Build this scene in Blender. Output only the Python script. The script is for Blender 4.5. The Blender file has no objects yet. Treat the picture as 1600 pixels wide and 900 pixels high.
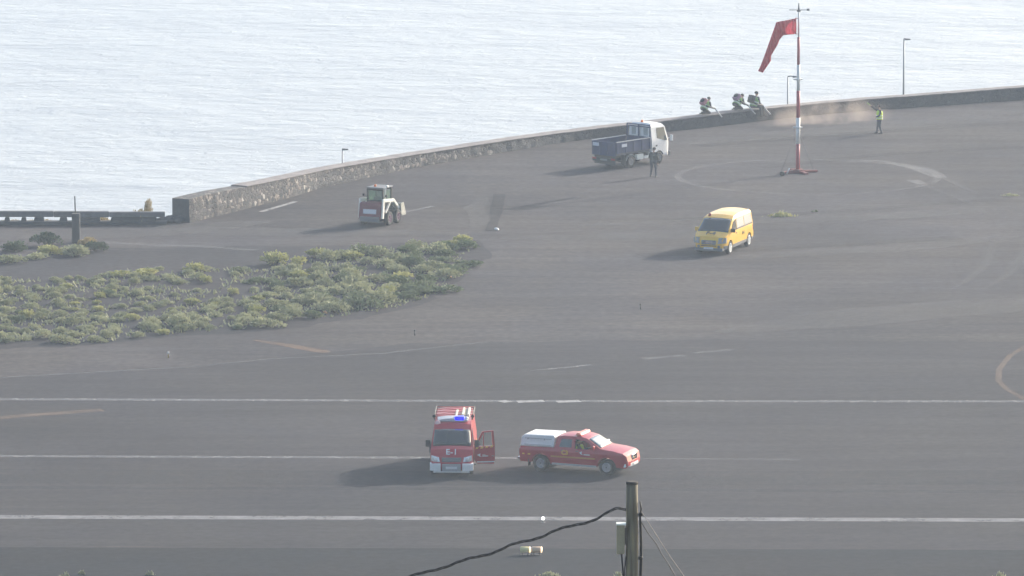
import bpy, bmesh, math, random
from mathutils import Vector, Matrix, noise
from mathutils.bvhtree import BVHTree

S = bpy.context.scene
COL = S.collection
R = math.radians

# ------------------------------------------------------------------ camera
CAM_H = 54.0          # camera height over the airfield, metres
FPX = 10900.0         # focal length in pixels of the 1600 wide photograph
PITCH = R(8.53)
cam_d = bpy.data.cameras.new('camera')
cam = bpy.data.objects.new('camera', cam_d)
COL.objects.link(cam)
cam.location = (0, 0, CAM_H)
cam.rotation_euler = (R(90) - PITCH, 0, 0)
cam_d.sensor_width = 36
cam_d.lens = FPX / 1600 * 36
cam_d.clip_start = 1
cam_d.clip_end = 12000
S.camera = cam

# ------------------------------------------------------------------ light
SUN_AZ = R(45.8)      # from +Y towards +X
SUN_EL = R(21.7)
world = bpy.data.worlds.new('World')
S.world = world
world.use_nodes = True
wt = world.node_tree
sky = wt.nodes.new('ShaderNodeTexSky')
sky.sky_type = 'NISHITA'
sky.sun_disc = False
sky.sun_elevation = SUN_EL
sky.sun_rotation = SUN_AZ
sky.air_density = 1.0
sky.dust_density = 3.0
wt.links.new(sky.outputs[0], wt.nodes['Background'].inputs[0])
wt.nodes['Background'].inputs[1].default_value = 0.135
sd = bpy.data.lights.new('sun', 'SUN')
sd.energy = 3.5
sd.angle = R(0.6)
sd.color = (1.0, 0.93, 0.83)
sun = bpy.data.objects.new('sun', sd)
COL.objects.link(sun)
sdir = Vector((math.sin(SUN_AZ)*math.cos(SUN_EL), math.cos(SUN_AZ)*math.cos(SUN_EL), math.sin(SUN_EL)))
sun.rotation_euler = (-sdir).to_track_quat('-Z', 'Y').to_euler()
S.view_settings.view_transform = 'Standard'
S.view_settings.look = 'None'
S.view_settings.gamma = 1
S.view_settings.exposure = 1.05
try:
    S.cycles.volume_bounces = 1
    S.cycles.max_bounces = 8
    S.cycles.volume_max_steps = 64
except Exception:
    pass
HAZE_DENSITY = 0.00029
HAZE_COLOR = (0.70, 0.84, 1.0)

def G(px, py, z=0.0):
    """point of the photograph -> world point on the level z"""
    u = (px - 800) / FPX
    v = (450 - py) / FPX
    d = Vector((u, math.cos(PITCH) + v*math.sin(PITCH), -math.sin(PITCH) + v*math.cos(PITCH)))
    t = (z - CAM_H) / d.z
    return Vector((d.x*t, d.y*t, z))

def GY(px, py, Y):
    """point of the photograph -> world point at depth Y"""
    u = (px - 800) / FPX
    v = (450 - py) / FPX
    d = Vector((u, math.cos(PITCH) + v*math.sin(PITCH), -math.sin(PITCH) + v*math.cos(PITCH)))
    t = Y / d.y
    return Vector((d.x*t, Y, CAM_H + d.z*t))

# ------------------------------------------------------------------ materials
MATS = {}
def mat(name, color, rough=0.6, metal=0.0, var=0.0, scale=3.0, spec=0.5, bump=0.0, bscale=8.0, emit=None, estr=0, coat=0.0, trans=0.0, dirt=0.0):
    if name in MATS: return MATS[name]
    m = bpy.data.materials.new(name); m.use_nodes = True
    nt = m.node_tree; N = nt.nodes; L = nt.links
    b = N['Principled BSDF']
    b.inputs['Base Color'].default_value = (*color, 1)
    b.inputs['Roughness'].default_value = rough
    b.inputs['Metallic'].default_value = metal
    b.inputs['Specular IOR Level'].default_value = spec
    b.inputs['Coat Weight'].default_value = coat
    b.inputs['Coat Roughness'].default_value = 0.08
    b.inputs['Transmission Weight'].default_value = trans
    tc = N.new('ShaderNodeTexCoord')
    if var > 0:
        nz = N.new('ShaderNodeTexNoise'); nz.inputs['Scale'].default_value = scale
        nz.inputs['Detail'].default_value = 5; nz.inputs['Roughness'].default_value = 0.65
        L.new(tc.outputs['Object'], nz.inputs['Vector'])
        mr = N.new('ShaderNodeMapRange')
        mr.inputs['From Min'].default_value = 0.3; mr.inputs['From Max'].default_value = 0.7
        mr.inputs['To Min'].default_value = 1 - var; mr.inputs['To Max'].default_value = 1 + var
        L.new(nz.outputs['Fac'], mr.inputs['Value'])
        mx = N.new('ShaderNodeMix'); mx.data_type = 'RGBA'; mx.blend_type = 'MULTIPLY'
        mx.inputs['Factor'].default_value = 1
        mx.inputs['A'].default_value = (*color, 1)
        L.new(mr.outputs['Result'], mx.inputs['B'])
        L.new(mx.outputs['Result'], b.inputs['Base Color'])
    if bump > 0:
        nb = N.new('ShaderNodeTexNoise'); nb.inputs['Scale'].default_value = bscale; nb.inputs['Detail'].default_value = 4
        L.new(tc.outputs['Object'], nb.inputs['Vector'])
        bp = N.new('ShaderNodeBump'); bp.inputs['Strength'].default_value = 1; bp.inputs['Distance'].default_value = bump
        L.new(nb.outputs['Fac'], bp.inputs['Height']); L.new(bp.outputs['Normal'], b.inputs['Normal'])
    if emit:
        b.inputs['Emission Color'].default_value = (*emit, 1)
        b.inputs['Emission Strength'].default_value = estr
    MATS[name] = m
    return m

def ground_mat(name, color, warm, amp=0.18, streak=0.12, rough=0.95, fine=0.25, blotch=0.05):
    """weathered ground: big blotches, long streaks along the runway, grit"""
    m = bpy.data.materials.new(name); m.use_nodes = True
    nt = m.node_tree; N = nt.nodes; L = nt.links
    b = N['Principled BSDF']; b.inputs['Roughness'].default_value = rough
    b.inputs['Specular IOR Level'].default_value = 0.1
    tc = N.new('ShaderNodeTexCoord')
    def noise_(scale, vec, detail=5):
        n = N.new('ShaderNodeTexNoise'); n.inputs['Scale'].default_value = scale
        n.inputs['Detail'].default_value = detail; n.inputs['Roughness'].default_value = 0.6
        L.new(vec, n.inputs['Vector']); return n.outputs['Fac']
    mp = N.new('ShaderNodeMapping'); mp.inputs['Scale'].default_value = (0.07, 0.55, 1)
    mp.inputs['Rotation'].default_value = (0, 0, R(-4))
    L.new(tc.outputs['Object'], mp.inputs['Vector'])
    big = noise_(blotch, tc.outputs['Object'], 4)
    st = noise_(1.0, mp.outputs['Vector'], 4)
    gr = noise_(2.3, tc.outputs['Object'], 8)
    def rng(v, a):
        r = N.new('ShaderNodeMapRange'); r.inputs['From Min'].default_value = 0.32; r.inputs['From Max'].default_value = 0.68
        r.inputs['To Min'].default_value = 1 - a; r.inputs['To Max'].default_value = 1 + a
        L.new(v, r.inputs['Value']); return r.outputs['Result']
    m1 = N.new('ShaderNodeMath'); m1.operation = 'MULTIPLY'; L.new(rng(big, amp), m1.inputs[0]); L.new(rng(st, streak), m1.inputs[1])
    m2 = N.new('ShaderNodeMath'); m2.operation = 'MULTIPLY'; L.new(m1.outputs[0], m2.inputs[0]); L.new(rng(gr, fine), m2.inputs[1])
    hue = noise_(0.09, tc.outputs['Object'], 3)
    hr = N.new('ShaderNodeMapRange'); hr.inputs['From Min'].default_value = 0.4; hr.inputs['From Max'].default_value = 0.62
    L.new(hue, hr.inputs['Value'])
    mc = N.new('ShaderNodeMix'); mc.data_type = 'RGBA'
    mc.inputs['A'].default_value = (*color, 1); mc.inputs['B'].default_value = (*warm, 1)
    L.new(hr.outputs['Result'], mc.inputs['Factor'])
    mx = N.new('ShaderNodeMix'); mx.data_type = 'RGBA'; mx.blend_type = 'MULTIPLY'; mx.inputs['Factor'].default_value = 1
    L.new(mc.outputs['Result'], mx.inputs['A']); L.new(m2.outputs[0], mx.inputs['B'])
    L.new(mx.outputs['Result'], b.inputs['Base Color'])
    bp = N.new('ShaderNodeBump'); bp.inputs['Distance'].default_value = 0.02
    L.new(gr, bp.inputs['Height']); L.new(bp.outputs['Normal'], b.inputs['Normal'])
    return m

def worn_mat(name, color, cover=0.6, scale=1.2, soft=0.25):
    """worn paint or dust lying thinly on the asphalt: shows the ground through gaps"""
    m = bpy.data.materials.new(name); m.use_nodes = True
    nt = m.node_tree; N = nt.nodes; L = nt.links
    b = N['Principled BSDF']; b.inputs['Base Color'].default_value = (*color, 1); b.inputs['Roughness'].default_value = 0.9
    tc = N.new('ShaderNodeTexCoord')
    nz = N.new('ShaderNodeTexNoise'); nz.inputs['Scale'].default_value = scale; nz.inputs['Detail'].default_value = 8
    nz.inputs['Roughness'].default_value = 0.7
    L.new(tc.outputs['Object'], nz.inputs['Vector'])
    r = N.new('ShaderNodeMapRange'); r.inputs['From Min'].default_value = 0.5 - soft; r.inputs['From Max'].default_value = 0.5 + soft
    r.inputs['To Min'].default_value = max(0, cover - 0.4); r.inputs['To Max'].default_value = min(1, cover + 0.4)
    L.new(nz.outputs['Fac'], r.inputs['Value'])
    L.new(r.outputs['Result'], b.inputs['Alpha'])
    return m

# ------------------------------------------------------------------ mesh builder
class MB:
    def __init__(s): s.bm = bmesh.new()
    def box(s, x0, x1, y0, y1, z0, z1, mi=0):
        v = [s.bm.verts.new((x, y, z)) for x in (x0, x1) for y in (y0, y1) for z in (z0, z1)]
        for f in ((0,1,3,2),(4,6,7,5),(0,4,5,1),(2,3,7,6),(0,2,6,4),(1,5,7,3)):
            fc = s.bm.faces.new([v[i] for i in f]); fc.material_index = mi
        return s
    def hexa(s, p, mi=0):   # 8 points: bottom four then top four, both round the same way
        v = [s.bm.verts.new(q) for q in p]
        for f in ((3,2,1,0),(4,5,6,7),(0,1,5,4),(1,2,6,5),(2,3,7,6),(3,0,4,7)):
            fc = s.bm.faces.new([v[i] for i in f]); fc.material_index = mi
        return s
    def tube(s, pts, r, seg=8, mi=0, cap=True):
        pts = [Vector(p) for p in pts]
        rr = r if isinstance(r, (list, tuple)) else [r]*len(pts)
        rings = []
        up = None
        for i, p in enumerate(pts):
            d = (pts[min(i+1, len(pts)-1)] - pts[max(i-1, 0)]).normalized()
            if up is None:
                up = Vector((0, 0, 1)) if abs(d.z) < 0.9 else Vector((1, 0, 0))
            a = d.cross(up).normalized(); bb = a.cross(d).normalized(); up = bb
            rings.append([s.bm.verts.new(p + (a*math.cos(t) + bb*math.sin(t))*rr[i]) for t in [2*math.pi*k/seg for k in range(seg)]])
        for i in range(len(rings)-1):
            for k in range(seg):
                f = s.bm.faces.new((rings[i][k], rings[i][(k+1)%seg], rings[i+1][(k+1)%seg], rings[i+1][k])); f.material_index = mi; f.smooth = True
        if cap:
            for rg in (rings[0], rings[-1]):
                f = s.bm.faces.new(rg); f.material_index = mi
        return s
    def lathe(s, c, axis, prof, seg=20, mi=0):   # prof: (along axis, radius)
        c = Vector(c); ax = Vector(axis).normalized()
        up = Vector((0,0,1)) if abs(ax.z) < 0.9 else Vector((1,0,0))
        a = ax.cross(up).normalized(); b = ax.cross(a)
        rings = [[s.bm.verts.new(c + ax*t + (a*math.cos(2*math.pi*k/seg) + b*math.sin(2*math.pi*k/seg))*max(r, 1e-4)) for k in range(seg)] for t, r in prof]
        for i in range(len(rings)-1):
            for k in range(seg):
                f = s.bm.faces.new((rings[i][k], rings[i][(k+1)%seg], rings[i+1][(k+1)%seg], rings[i+1][k])); f.material_index = mi; f.smooth = True
        for rg in (rings[0], rings[-1]):
            f = s.bm.faces.new(rg); f.material_index = mi
        return s
    def quad(s, *p, mi=0):
        f = s.bm.faces.new([s.bm.verts.new(q) for q in p]); f.material_index = mi; return s
    def build(s, name, m, parent=None, bevel=0, solid=0, normals=True):
        if normals: bmesh.ops.recalc_face_normals(s.bm, faces=s.bm.faces[:])
        me = bpy.data.meshes.new(name); s.bm.to_mesh(me); s.bm.free()
        for k in (m if isinstance(m, (list, tuple)) else [m]): me.materials.append(k)
        o = bpy.data.objects.new(name, me); COL.objects.link(o)
        if parent: o.parent = parent
        if solid:
            md = o.modifiers.new('solid', 'SOLIDIFY'); md.thickness = solid; md.offset = -1
        if bevel:
            md = o.modifiers.new('bevel', 'BEVEL'); md.width = bevel; md.segments = 2
            md.limit_method = 'ANGLE'; md.angle_limit = R(38)
        return o

def thing(name, label, cat, loc=(0,0,0), rot=0.0, group=None):
    o = bpy.data.objects.new(name, None); COL.objects.link(o)
    o.empty_display_size = 0.3
    o.location = loc; o.rotation_euler = (0, 0, rot)
    o['label'] = label; o['category'] = cat
    if group: o['group'] = group
    return o
def tag(o, label, cat, group=None):
    o['label'] = label; o['category'] = cat
    if group: o['group'] = group
    return o
def struct(o): o['kind'] = 'structure'; return o

def copy_tree(o, parent=None):
    c = o.copy(); COL.objects.link(c)
    if parent: c.parent = parent
    for ch in o.children: copy_tree(ch, c)
    return c

# ------------------------------------------------------------------ setting: ground, sea
M_gravel = ground_mat('volcanic_gravel', (0.056, 0.0525, 0.0585), (0.068, 0.0605, 0.060), 0.20, 0.20)
M_asphalt = ground_mat('runway_asphalt', (0.043, 0.0410, 0.0475), (0.049, 0.0455, 0.049), 0.12, 0.15, fine=0.18)
M_dark = ground_mat('near_asphalt', (0.020, 0.022, 0.028), (0.024, 0.023, 0.027), 0.12, 0.10)
M_soil = ground_mat('dark_cinder', (0.034, 0.034, 0.040), (0.040, 0.037, 0.041), 0.16, 0.10, fine=0.3)
M_slope = ground_mat('hillside_soil', (0.075, 0.07, 0.062), (0.10, 0.09, 0.055), 0.3, 0.05, fine=0.4)
M_bank = ground_mat('embankment_rock', (0.06, 0.058, 0.056), (0.08, 0.07, 0.06), 0.3, 0.05, fine=0.45)

# wall line: px, base py, front top py, thickness
WALL = [(297,348,311.5,1.15),(322,342,305,1.1),(348,335.5,299,1.05),(407,320.6,286,1.0),(461,306.5,274.5,0.95),(503,294,265.5,0.95),(559,281,255.5,0.95),
        (616,268.6,246,0.9),(700,253,232.8,0.9),(800,236,217.3,0.85),(900,220,202.5,0.85),(1000,209,190.8,0.8),(1080,202,181.6,0.8),
        (1141,195,173.2,0.75),(1220,185.5,165.0,0.7),(1335,174,154.6,0.7),(1440,167,146.4,0.7),(1600,155.5,133.8,0.7),(1800,142,120,0.7),(2200,118,96,0.7)]
wp = []
for px, by, ty, th in WALL:
    b = G(px, by); t = GY(px, ty, b.y)
    wp.append((b, t.z - (0.09 if px > 400 else 0) - (0.06 if px >= 900 else 0), th))
# resample with a Catmull-Rom spline
def cr(p0, p1, p2, p3, t):
    return 0.5*((2*p1) + (p2-p0)*t + (2*p0-5*p1+4*p2-p3)*t*t + (3*p1-p0-3*p2+p3)*t**3)
WL = []
for i in range(len(wp)-1):
    q = [wp[max(i-1,0)], wp[i], wp[i+1], wp[min(i+2, len(wp)-1)]]
    n = max(2, int((q[2][0]-q[1][0]).length/0.45))
    for k in range(n):
        t = k/n
        WL.append((cr(q[0][0], q[1][0], q[2][0], q[3][0], t), q[1][1]+(q[2][1]-q[1][1])*t, q[1][2]+(q[2][2]-q[1][2])*t))
WL.append(wp[-1])
WN = []
for i in range(len(WL)):
    d = (WL[min(i+2,len(WL)-1)][0] - WL[max(i-2,0)][0]).normalized()
    WN.append(Vector((-d.y, d.x, 0)))     # away from the airfield

# edge of the platform: left barrier line, then the wall's back, then far right
edge = []
for px in (-9000, -3000, -1200, -400, 0, 130, 240, 268):
    edge.append(G(px, 350.5) + Vector((0, 0.7, 0)))
edge[-1] = G(264, 348.5) + Vector((0, 0.9, 0))
for i in range(0, len(WL), 3):
    e_ = WL[i][0] + WN[i]*(WL[i][2] + 0.25)
    if e_.x > edge[-1].x + 0.25: edge.append(e_)
last = edge[-1]
edge += [last + Vector((60, 10, 0)), last + Vector((330, 60, 0))]
bm = bmesh.new()
NEAR = 284.0
rows = []
for i, e in enumerate(edge):
    n = Vector((-0.5, 0.85, 0)).normalized()
    outw = [e + n*1.0 + Vector((0,0,-1.0)), e + n*4.5 + Vector((0,0,-4.6)), e + n*14 + Vector((0,0,-17.5))]
    col = [Vector((e.x, NEAR, 0)), Vector((e.x, NEAR + (e.y-NEAR)*0.5, 0)), e.copy()]
    for w_ in outw:
        w_ += Vector((0, 0, (noise.noise(w_*0.4))*0.6))
    rows.append([bm.verts.new(p) for p in col + outw])
for a, b in zip(rows, rows[1:]):
    for k in range(5):
        f = bm.faces.new((a[k], b[k], b[k+1], a[k+1])); f.material_index = 0 if k < 2 else 1
me = bpy.data.meshes.new('ground'); bm.to_mesh(me); bm.free()
me.materials.append(M_gravel); me.materials.append(M_bank)
ground = bpy.data.objects.new('ground', me); COL.objects.link(ground); struct(ground)

def water_mat():
    m = bpy.data.materials.new('sea_water'); m.use_nodes = True
    nt = m.node_tree; N = nt.nodes; L = nt.links
    b = N['Principled BSDF']
    b.inputs['Base Color'].default_value = (0.40, 0.43, 0.455, 1)  # sky glare on the water is painted in as this pale base
    b.inputs['Roughness'].default_value = 0.32
    b.inputs['IOR'].default_value = 1.34
    b.inputs['Specular IOR Level'].default_value = 0.5
    tc = N.new('ShaderNodeTexCoord')
    mp = N.new('ShaderNodeMapping'); mp.inputs['Rotation'].default_value = (0, 0, R(12)); mp.inputs['Scale'].default_value = (0.62, 1, 1)
    L.new(tc.outputs['Object'], mp.inputs['Vector'])
    n1 = N.new('ShaderNodeTexNoise'); n1.inputs['Scale'].default_value = 0.62; n1.inputs['Detail'].default_value = 8; n1.inputs['Roughness'].default_value = 0.66; n1.inputs['Distortion'].default_value = 0.5
    L.new(mp.outputs['Vector'], n1.inputs['Vector'])
    n2 = N.new('ShaderNodeTexNoise'); n2.inputs['Scale'].default_value = 0.09; n2.inputs['Detail'].default_value = 3
    L.new(mp.outputs['Vector'], n2.inputs['Vector'])
    ad = N.new('ShaderNodeMath'); ad.operation = 'MULTIPLY_ADD'; ad.inputs[1].default_value = 2.4
    L.new(n2.outputs['Fac'], ad.inputs[0]); L.new(n1.outputs['Fac'], ad.inputs[2])
    bp = N.new('ShaderNodeBump'); bp.inputs['Strength'].default_value = 1; bp.inputs['Distance'].default_value = 0.5
    L.new(ad.outputs[0], bp.inputs['Height']); L.new(bp.outputs['Normal'], b.inputs['Normal'])
    return m
SEA_Z = -15.0
bm = bmesh.new()
bm.faces.new([bm.verts.new(p) for p in ((-1150, 330, SEA_Z), (1150, 330, SEA_Z), (1150, 2900, SEA_Z), (-1150, 2900, SEA_Z))])
me = bpy.data.meshes.new('sea'); bm.to_mesh(me); bm.free(); me.materials.append(water_mat())
sea = bpy.data.objects.new('sea', me); COL.objects.link(sea); struct(sea)

# hillside from the viewpoint down to the airfield
random.seed(3)
def hill_z(y):
    pts = [(-50, 54.0), (-6, 52.2), (10, 50.5), (100, 27.5), (200, 6.0), (262, 0.6), (NEAR+0.5, 0.0)]
    for (a, za), (b, zb) in zip(pts, pts[1:]):
        if y <= b: return za + (zb-za)*(y-a)/(b-a)
    return 0
bm = bmesh.new()
xs = [-380 + 20*i for i in range(39)]
ys = [-50, -25, -6, 2, 10, 20, 32, 45, 60, 75, 90, 105, 120, 140, 160, 180, 200, 220, 240, 262, 274, NEAR+0.5]
grid = []
for y in ys:
    row = []
    for x in xs:
        z = hill_z(y)
        if 12 < y < 258: z += noise.noise(Vector((x*0.03, y*0.03, 1)))*1.6 - 0.8
        if y >= 274: z = -0.004
        row.append(bm.verts.new((x, y, z)))
    grid.append(row)
for a, b in zip(grid, grid[1:]):
    for k in range(len(xs)-1): bm.faces.new((a[k], a[k+1], b[k+1], b[k]))
for f in bm.faces: f.smooth = True
me = bpy.data.meshes.new('hillside'); bm.to_mesh(me); bm.free(); me.materials.append(M_slope)
struct_h = bpy.data.objects.new('hillside', me); COL.objects.link(struct_h); struct(struct_h)

def sheet(name, pts, m, z, jitter=0.0, sub=1):
    w = [G(*p) for p in pts]
    out = []
    for i in range(len(w)):
        a, b = w[i], w[(i+1) % len(w)]
        n = max(1, int((b-a).length/1.2)) if jitter else sub
        for k in range(n):
            p = a.lerp(b, k/n)
            if jitter:
                p = p + Vector((noise.noise(p*0.35), noise.noise(p*0.35+Vector((9,9,9))), 0))*jitter
            out.append((p.x, p.y, z))
    bm = bmesh.new()
    f = bm.faces.new([bm.verts.new(p) for p in out])
    bmesh.ops.triangulate(bm, faces=[f])
    bmesh.ops.recalc_face_normals(bm, faces=bm.faces[:])
    me = bpy.data.meshes.new(name); bm.to_mesh(me); bm.free(); me.materials.append(m)
    for p in me.polygons:
        if p.normal.z < 0: p.flip()
    o = bpy.data.objects.new(name, me); COL.objects.link(o); struct(o)
    return o

def ribbon(name, pts, width, m, z, fade=None, world_pts=False):
    w = [Vector(p) if world_pts else G(*p) for p in pts]
    mb = MB()
    prev = None
    for i, p in enumerate(w):
        d = (w[min(i+1, len(w)-1)] - w[max(i-1, 0)]).normalized()
        n = Vector((-d.y, d.x, 0))
        ww = width[i] if isinstance(width, (list, tuple)) else width
        a = mb.bm.verts.new((p + n*ww/2).to_tuple()[:2] + (z,)); b = mb.bm.verts.new((p - n*ww/2).to_tuple()[:2] + (z,))
        if prev: mb.bm.faces.new((prev[0], prev[1], b, a))
        prev = (a, b)
    o = mb.build(name, m)
    for p in o.data.polygons:
        if p.normal.z < 0: p.flip()
    struct(o); return o

sheet('runway', [(-1500,640),(-300,600),(0,590),(300,572),(560,546),(640,537),(1050,531),(1600,534),(3200,540),(3200,861),(1600,859),(0,855),(-1500,852)], M_asphalt, 0.004, 0.5)
sheet('runway_shoulder', [(-1500,852.2),(0,855.2),(1600,859.2),(3200,861.2),(3200,905),(-1500,905)], M_dark, 0.006, 0.0)
sheet('cinder_bed', [(-900,430),(-100,412),(170,389),(400,385),(600,381),(742,373),(768,398),(722,440),(655,480),(560,497),(400,517),(200,533),(0,546),(-900,590)], M_soil, 0.004, 1.0)
M_band = worn_mat('rubber_band', (0.03, 0.031, 0.036), 0.16, 0.8)
ribbon('runway_tyre_band', [(-1500,757),(0,762),(800,764),(1600,769),(3200,774)], 0.7, M_band, 0.010)
ribbon('runway_tyre_band', [(-1500,742),(0,744),(800,748),(1600,746),(3200,750)], 3.6, worn_mat('rubber_band_faint', (0.035,0.036,0.042), 0.06, 0.4), 0.008)
M_white = worn_mat('runway_white_paint', (0.23, 0.23, 0.24), 0.68, 0.8)
M_white2 = worn_mat('faded_white_paint', (0.22, 0.22, 0.23), 0.45, 2.0)
M_white3 = worn_mat('very_faded_paint', (0.22, 0.22, 0.22), 0.15, 1.2)
M_fresh = worn_mat('fresh_white_paint', (0.36, 0.36, 0.36), 0.6, 2.0)
M_faint = worn_mat('faint_dust', (0.12,0.115,0.115), 0.12, 0.25, 0.3)
M_orange = worn_mat('orange_paint', (0.26, 0.16, 0.10), 0.36, 1.5)
M_orange2 = worn_mat('faded_orange_paint', (0.24, 0.16, 0.11), 0.22, 1.5)
ribbon('runway_edge_line', [(-1500,803),(0,808),(800,810.5),(1600,813),(3200,817)], 0.85, M_white, 0.012)
ribbon('runway_centre_line', [(-1500,707),(0,713),(800,716),(840,716.3)], 0.55, M_white2, 0.012)
ribbon('runway_centre_line', [(990,716.8),(1250,718)], 0.28, M_white3, 0.012)
ribbon('runway_edge_line', [(-1500,619),(0,624),(800,627),(1600,627.5),(3200,630)], 0.6, M_white2, 0.012)
for a, b in ((782,795),(808,850),(870,906)):
    ribbon('paint_patch', [(a,628.3),(b,626.8)], 0.6, M_fresh, 0.016)
ribbon('taxiway_line', [(0,590),(300,573),(420,561),(600,552),(760,534)], 0.25, M_white3, 0.008)
ribbon('taxiway_line', [(820,580),(900,573),(922,570)], [0.1,0.3,0.35], M_white2, 0.012)
ribbon('taxiway_line', [(1005,561),(1050,557),(1070,556)], 0.55, M_white3, 0.012)
ribbon('taxiway_line', [(1085,552),(1150,546)], 0.5, M_white3, 0.012)
ribbon('orange_line', [(398,532),(450,540),(500,549),(514,551)], [0.3,0.7,0.8,0.5], M_orange, 0.016)
ribbon('orange_line', [(-200,662),(0,653),(90,646),(160,641)], 0.8, M_orange2, 0.016)
ribbon('orange_line', [(1640,528),(1600,543),(1578,556),(1561,578),(1560,595),(1572,608),(1600,624),(1640,640)], 0.30, M_orange2, 0.016)
ribbon('road_edge_line', [(408,331),(462,315)], 0.32, M_fresh, 0.008)
ribbon('road_edge_line', [(612,336),(678,322)], 0.3, M_white2, 0.008)
ribbon('road_edge_line', [(165,379),(230,383),(310,385),(400,391)], 0.6, M_white3, 0.016)
# ring of dust round the windsock, with its stubs of white paint
cx, cy = 1262, 276
c0 = G(cx, cy)
ring = []
for k in range(49):
    a = 2*math.pi*k/48
    ring.append((c0.x + 7.6*math.cos(a), c0.y + 7.6*math.sin(a), 0))
ribbon('dust_ring', ring, 0.42, worn_mat('ring_dust', (0.17,0.165,0.165), 0.16, 0.35, 0.2), 0.008, world_pts=True)
M_chalk = worn_mat('chalky_dust', (0.32,0.31,0.30), 0.14, 1.6)
ribbon('dust_mark', [(1345,250),(1380,252),(1402,256),(1440,264),(1472,278)], [0.3,0.6,0.8,1.3,0.9], M_chalk, 0.012)
ribbon('dust_mark', [(1425,281),(1440,288)], 0.8, M_chalk, 0.012)
ribbon('dust_mark', [(1440,288),(1500,310),(1540,335)], 0.4, M_faint, 0.012)
ribbon('dust_mark', [(1472,278),(1520,300)], 0.4, M_faint, 0.016)
ribbon('wheel_track', [(1552,372),(1545,400),(1533,418),(1515,436),(1480,455)], [0.3,0.5,0.55,0.5,0.2], M_faint, 0.010)
ribbon('wheel_track', [(1606,370),(1600,392),(1588,414),(1570,433),(1545,447)], [0.3,0.5,0.5,0.5,0.2], M_faint, 0.010)
for pts, w_ in (([(900,352),(1150,346),(1400,338),(1700,318)],2.6), ([(1060,410),(1250,396),(1450,385),(1700,358)],2.2), ([(760,374),(900,372),(1060,366),(1180,360)],2.8),
               ([(1120,520),(1300,500),(1500,482),(1800,468)],5.0), ([(240,352),(330,362),(480,364),(760,366)],3.6), ([(1050,292),(1150,297),(1230,301)],1.5), ([(1060,226),(1300,205),(1600,176)],4.0),
               ([(-60,366),(80,368),(260,360),(420,347)],4.5)):
    ribbon('dust_streak', pts, [w_*0.2]+[w_]*(len(pts)-2)+[w_*0.3], M_faint, 0.014+0.0007*len(pts)+0.001*w_)
M_stain = ground_mat('dark_stain', (0.032,0.031,0.036), (0.038,0.035,0.038), 0.2, 0.25, fine=0.4)
M_stain2 = worn_mat('faint_dark_stain', (0.03,0.03,0.034), 0.12, 0.4)
sheet('ground_stain', [(772,304),(790,304),(786,330),(779,344),(776,361),(758,361),(764,344),(768,320)], M_stain, 0.02, 0.1)
sheet('dusty_patch', [(738,312),(766,306),(764,330),(756,352),(735,356),(728,340)], M_faint, 0.026, 0.6)
for pts, w_ in (([(1090,228),(1350,208),(1600,190)],1.5),([(1190,262),(1400,240),(1600,230)],1.2),([(1000,400),(1300,382),(1500,372)],1.5),([(1040,345),(1320,330),(1560,312)],1.0)):
    ribbon('dark_streak', pts, w_, M_stain2, 0.022+0.0006*w_)

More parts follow.
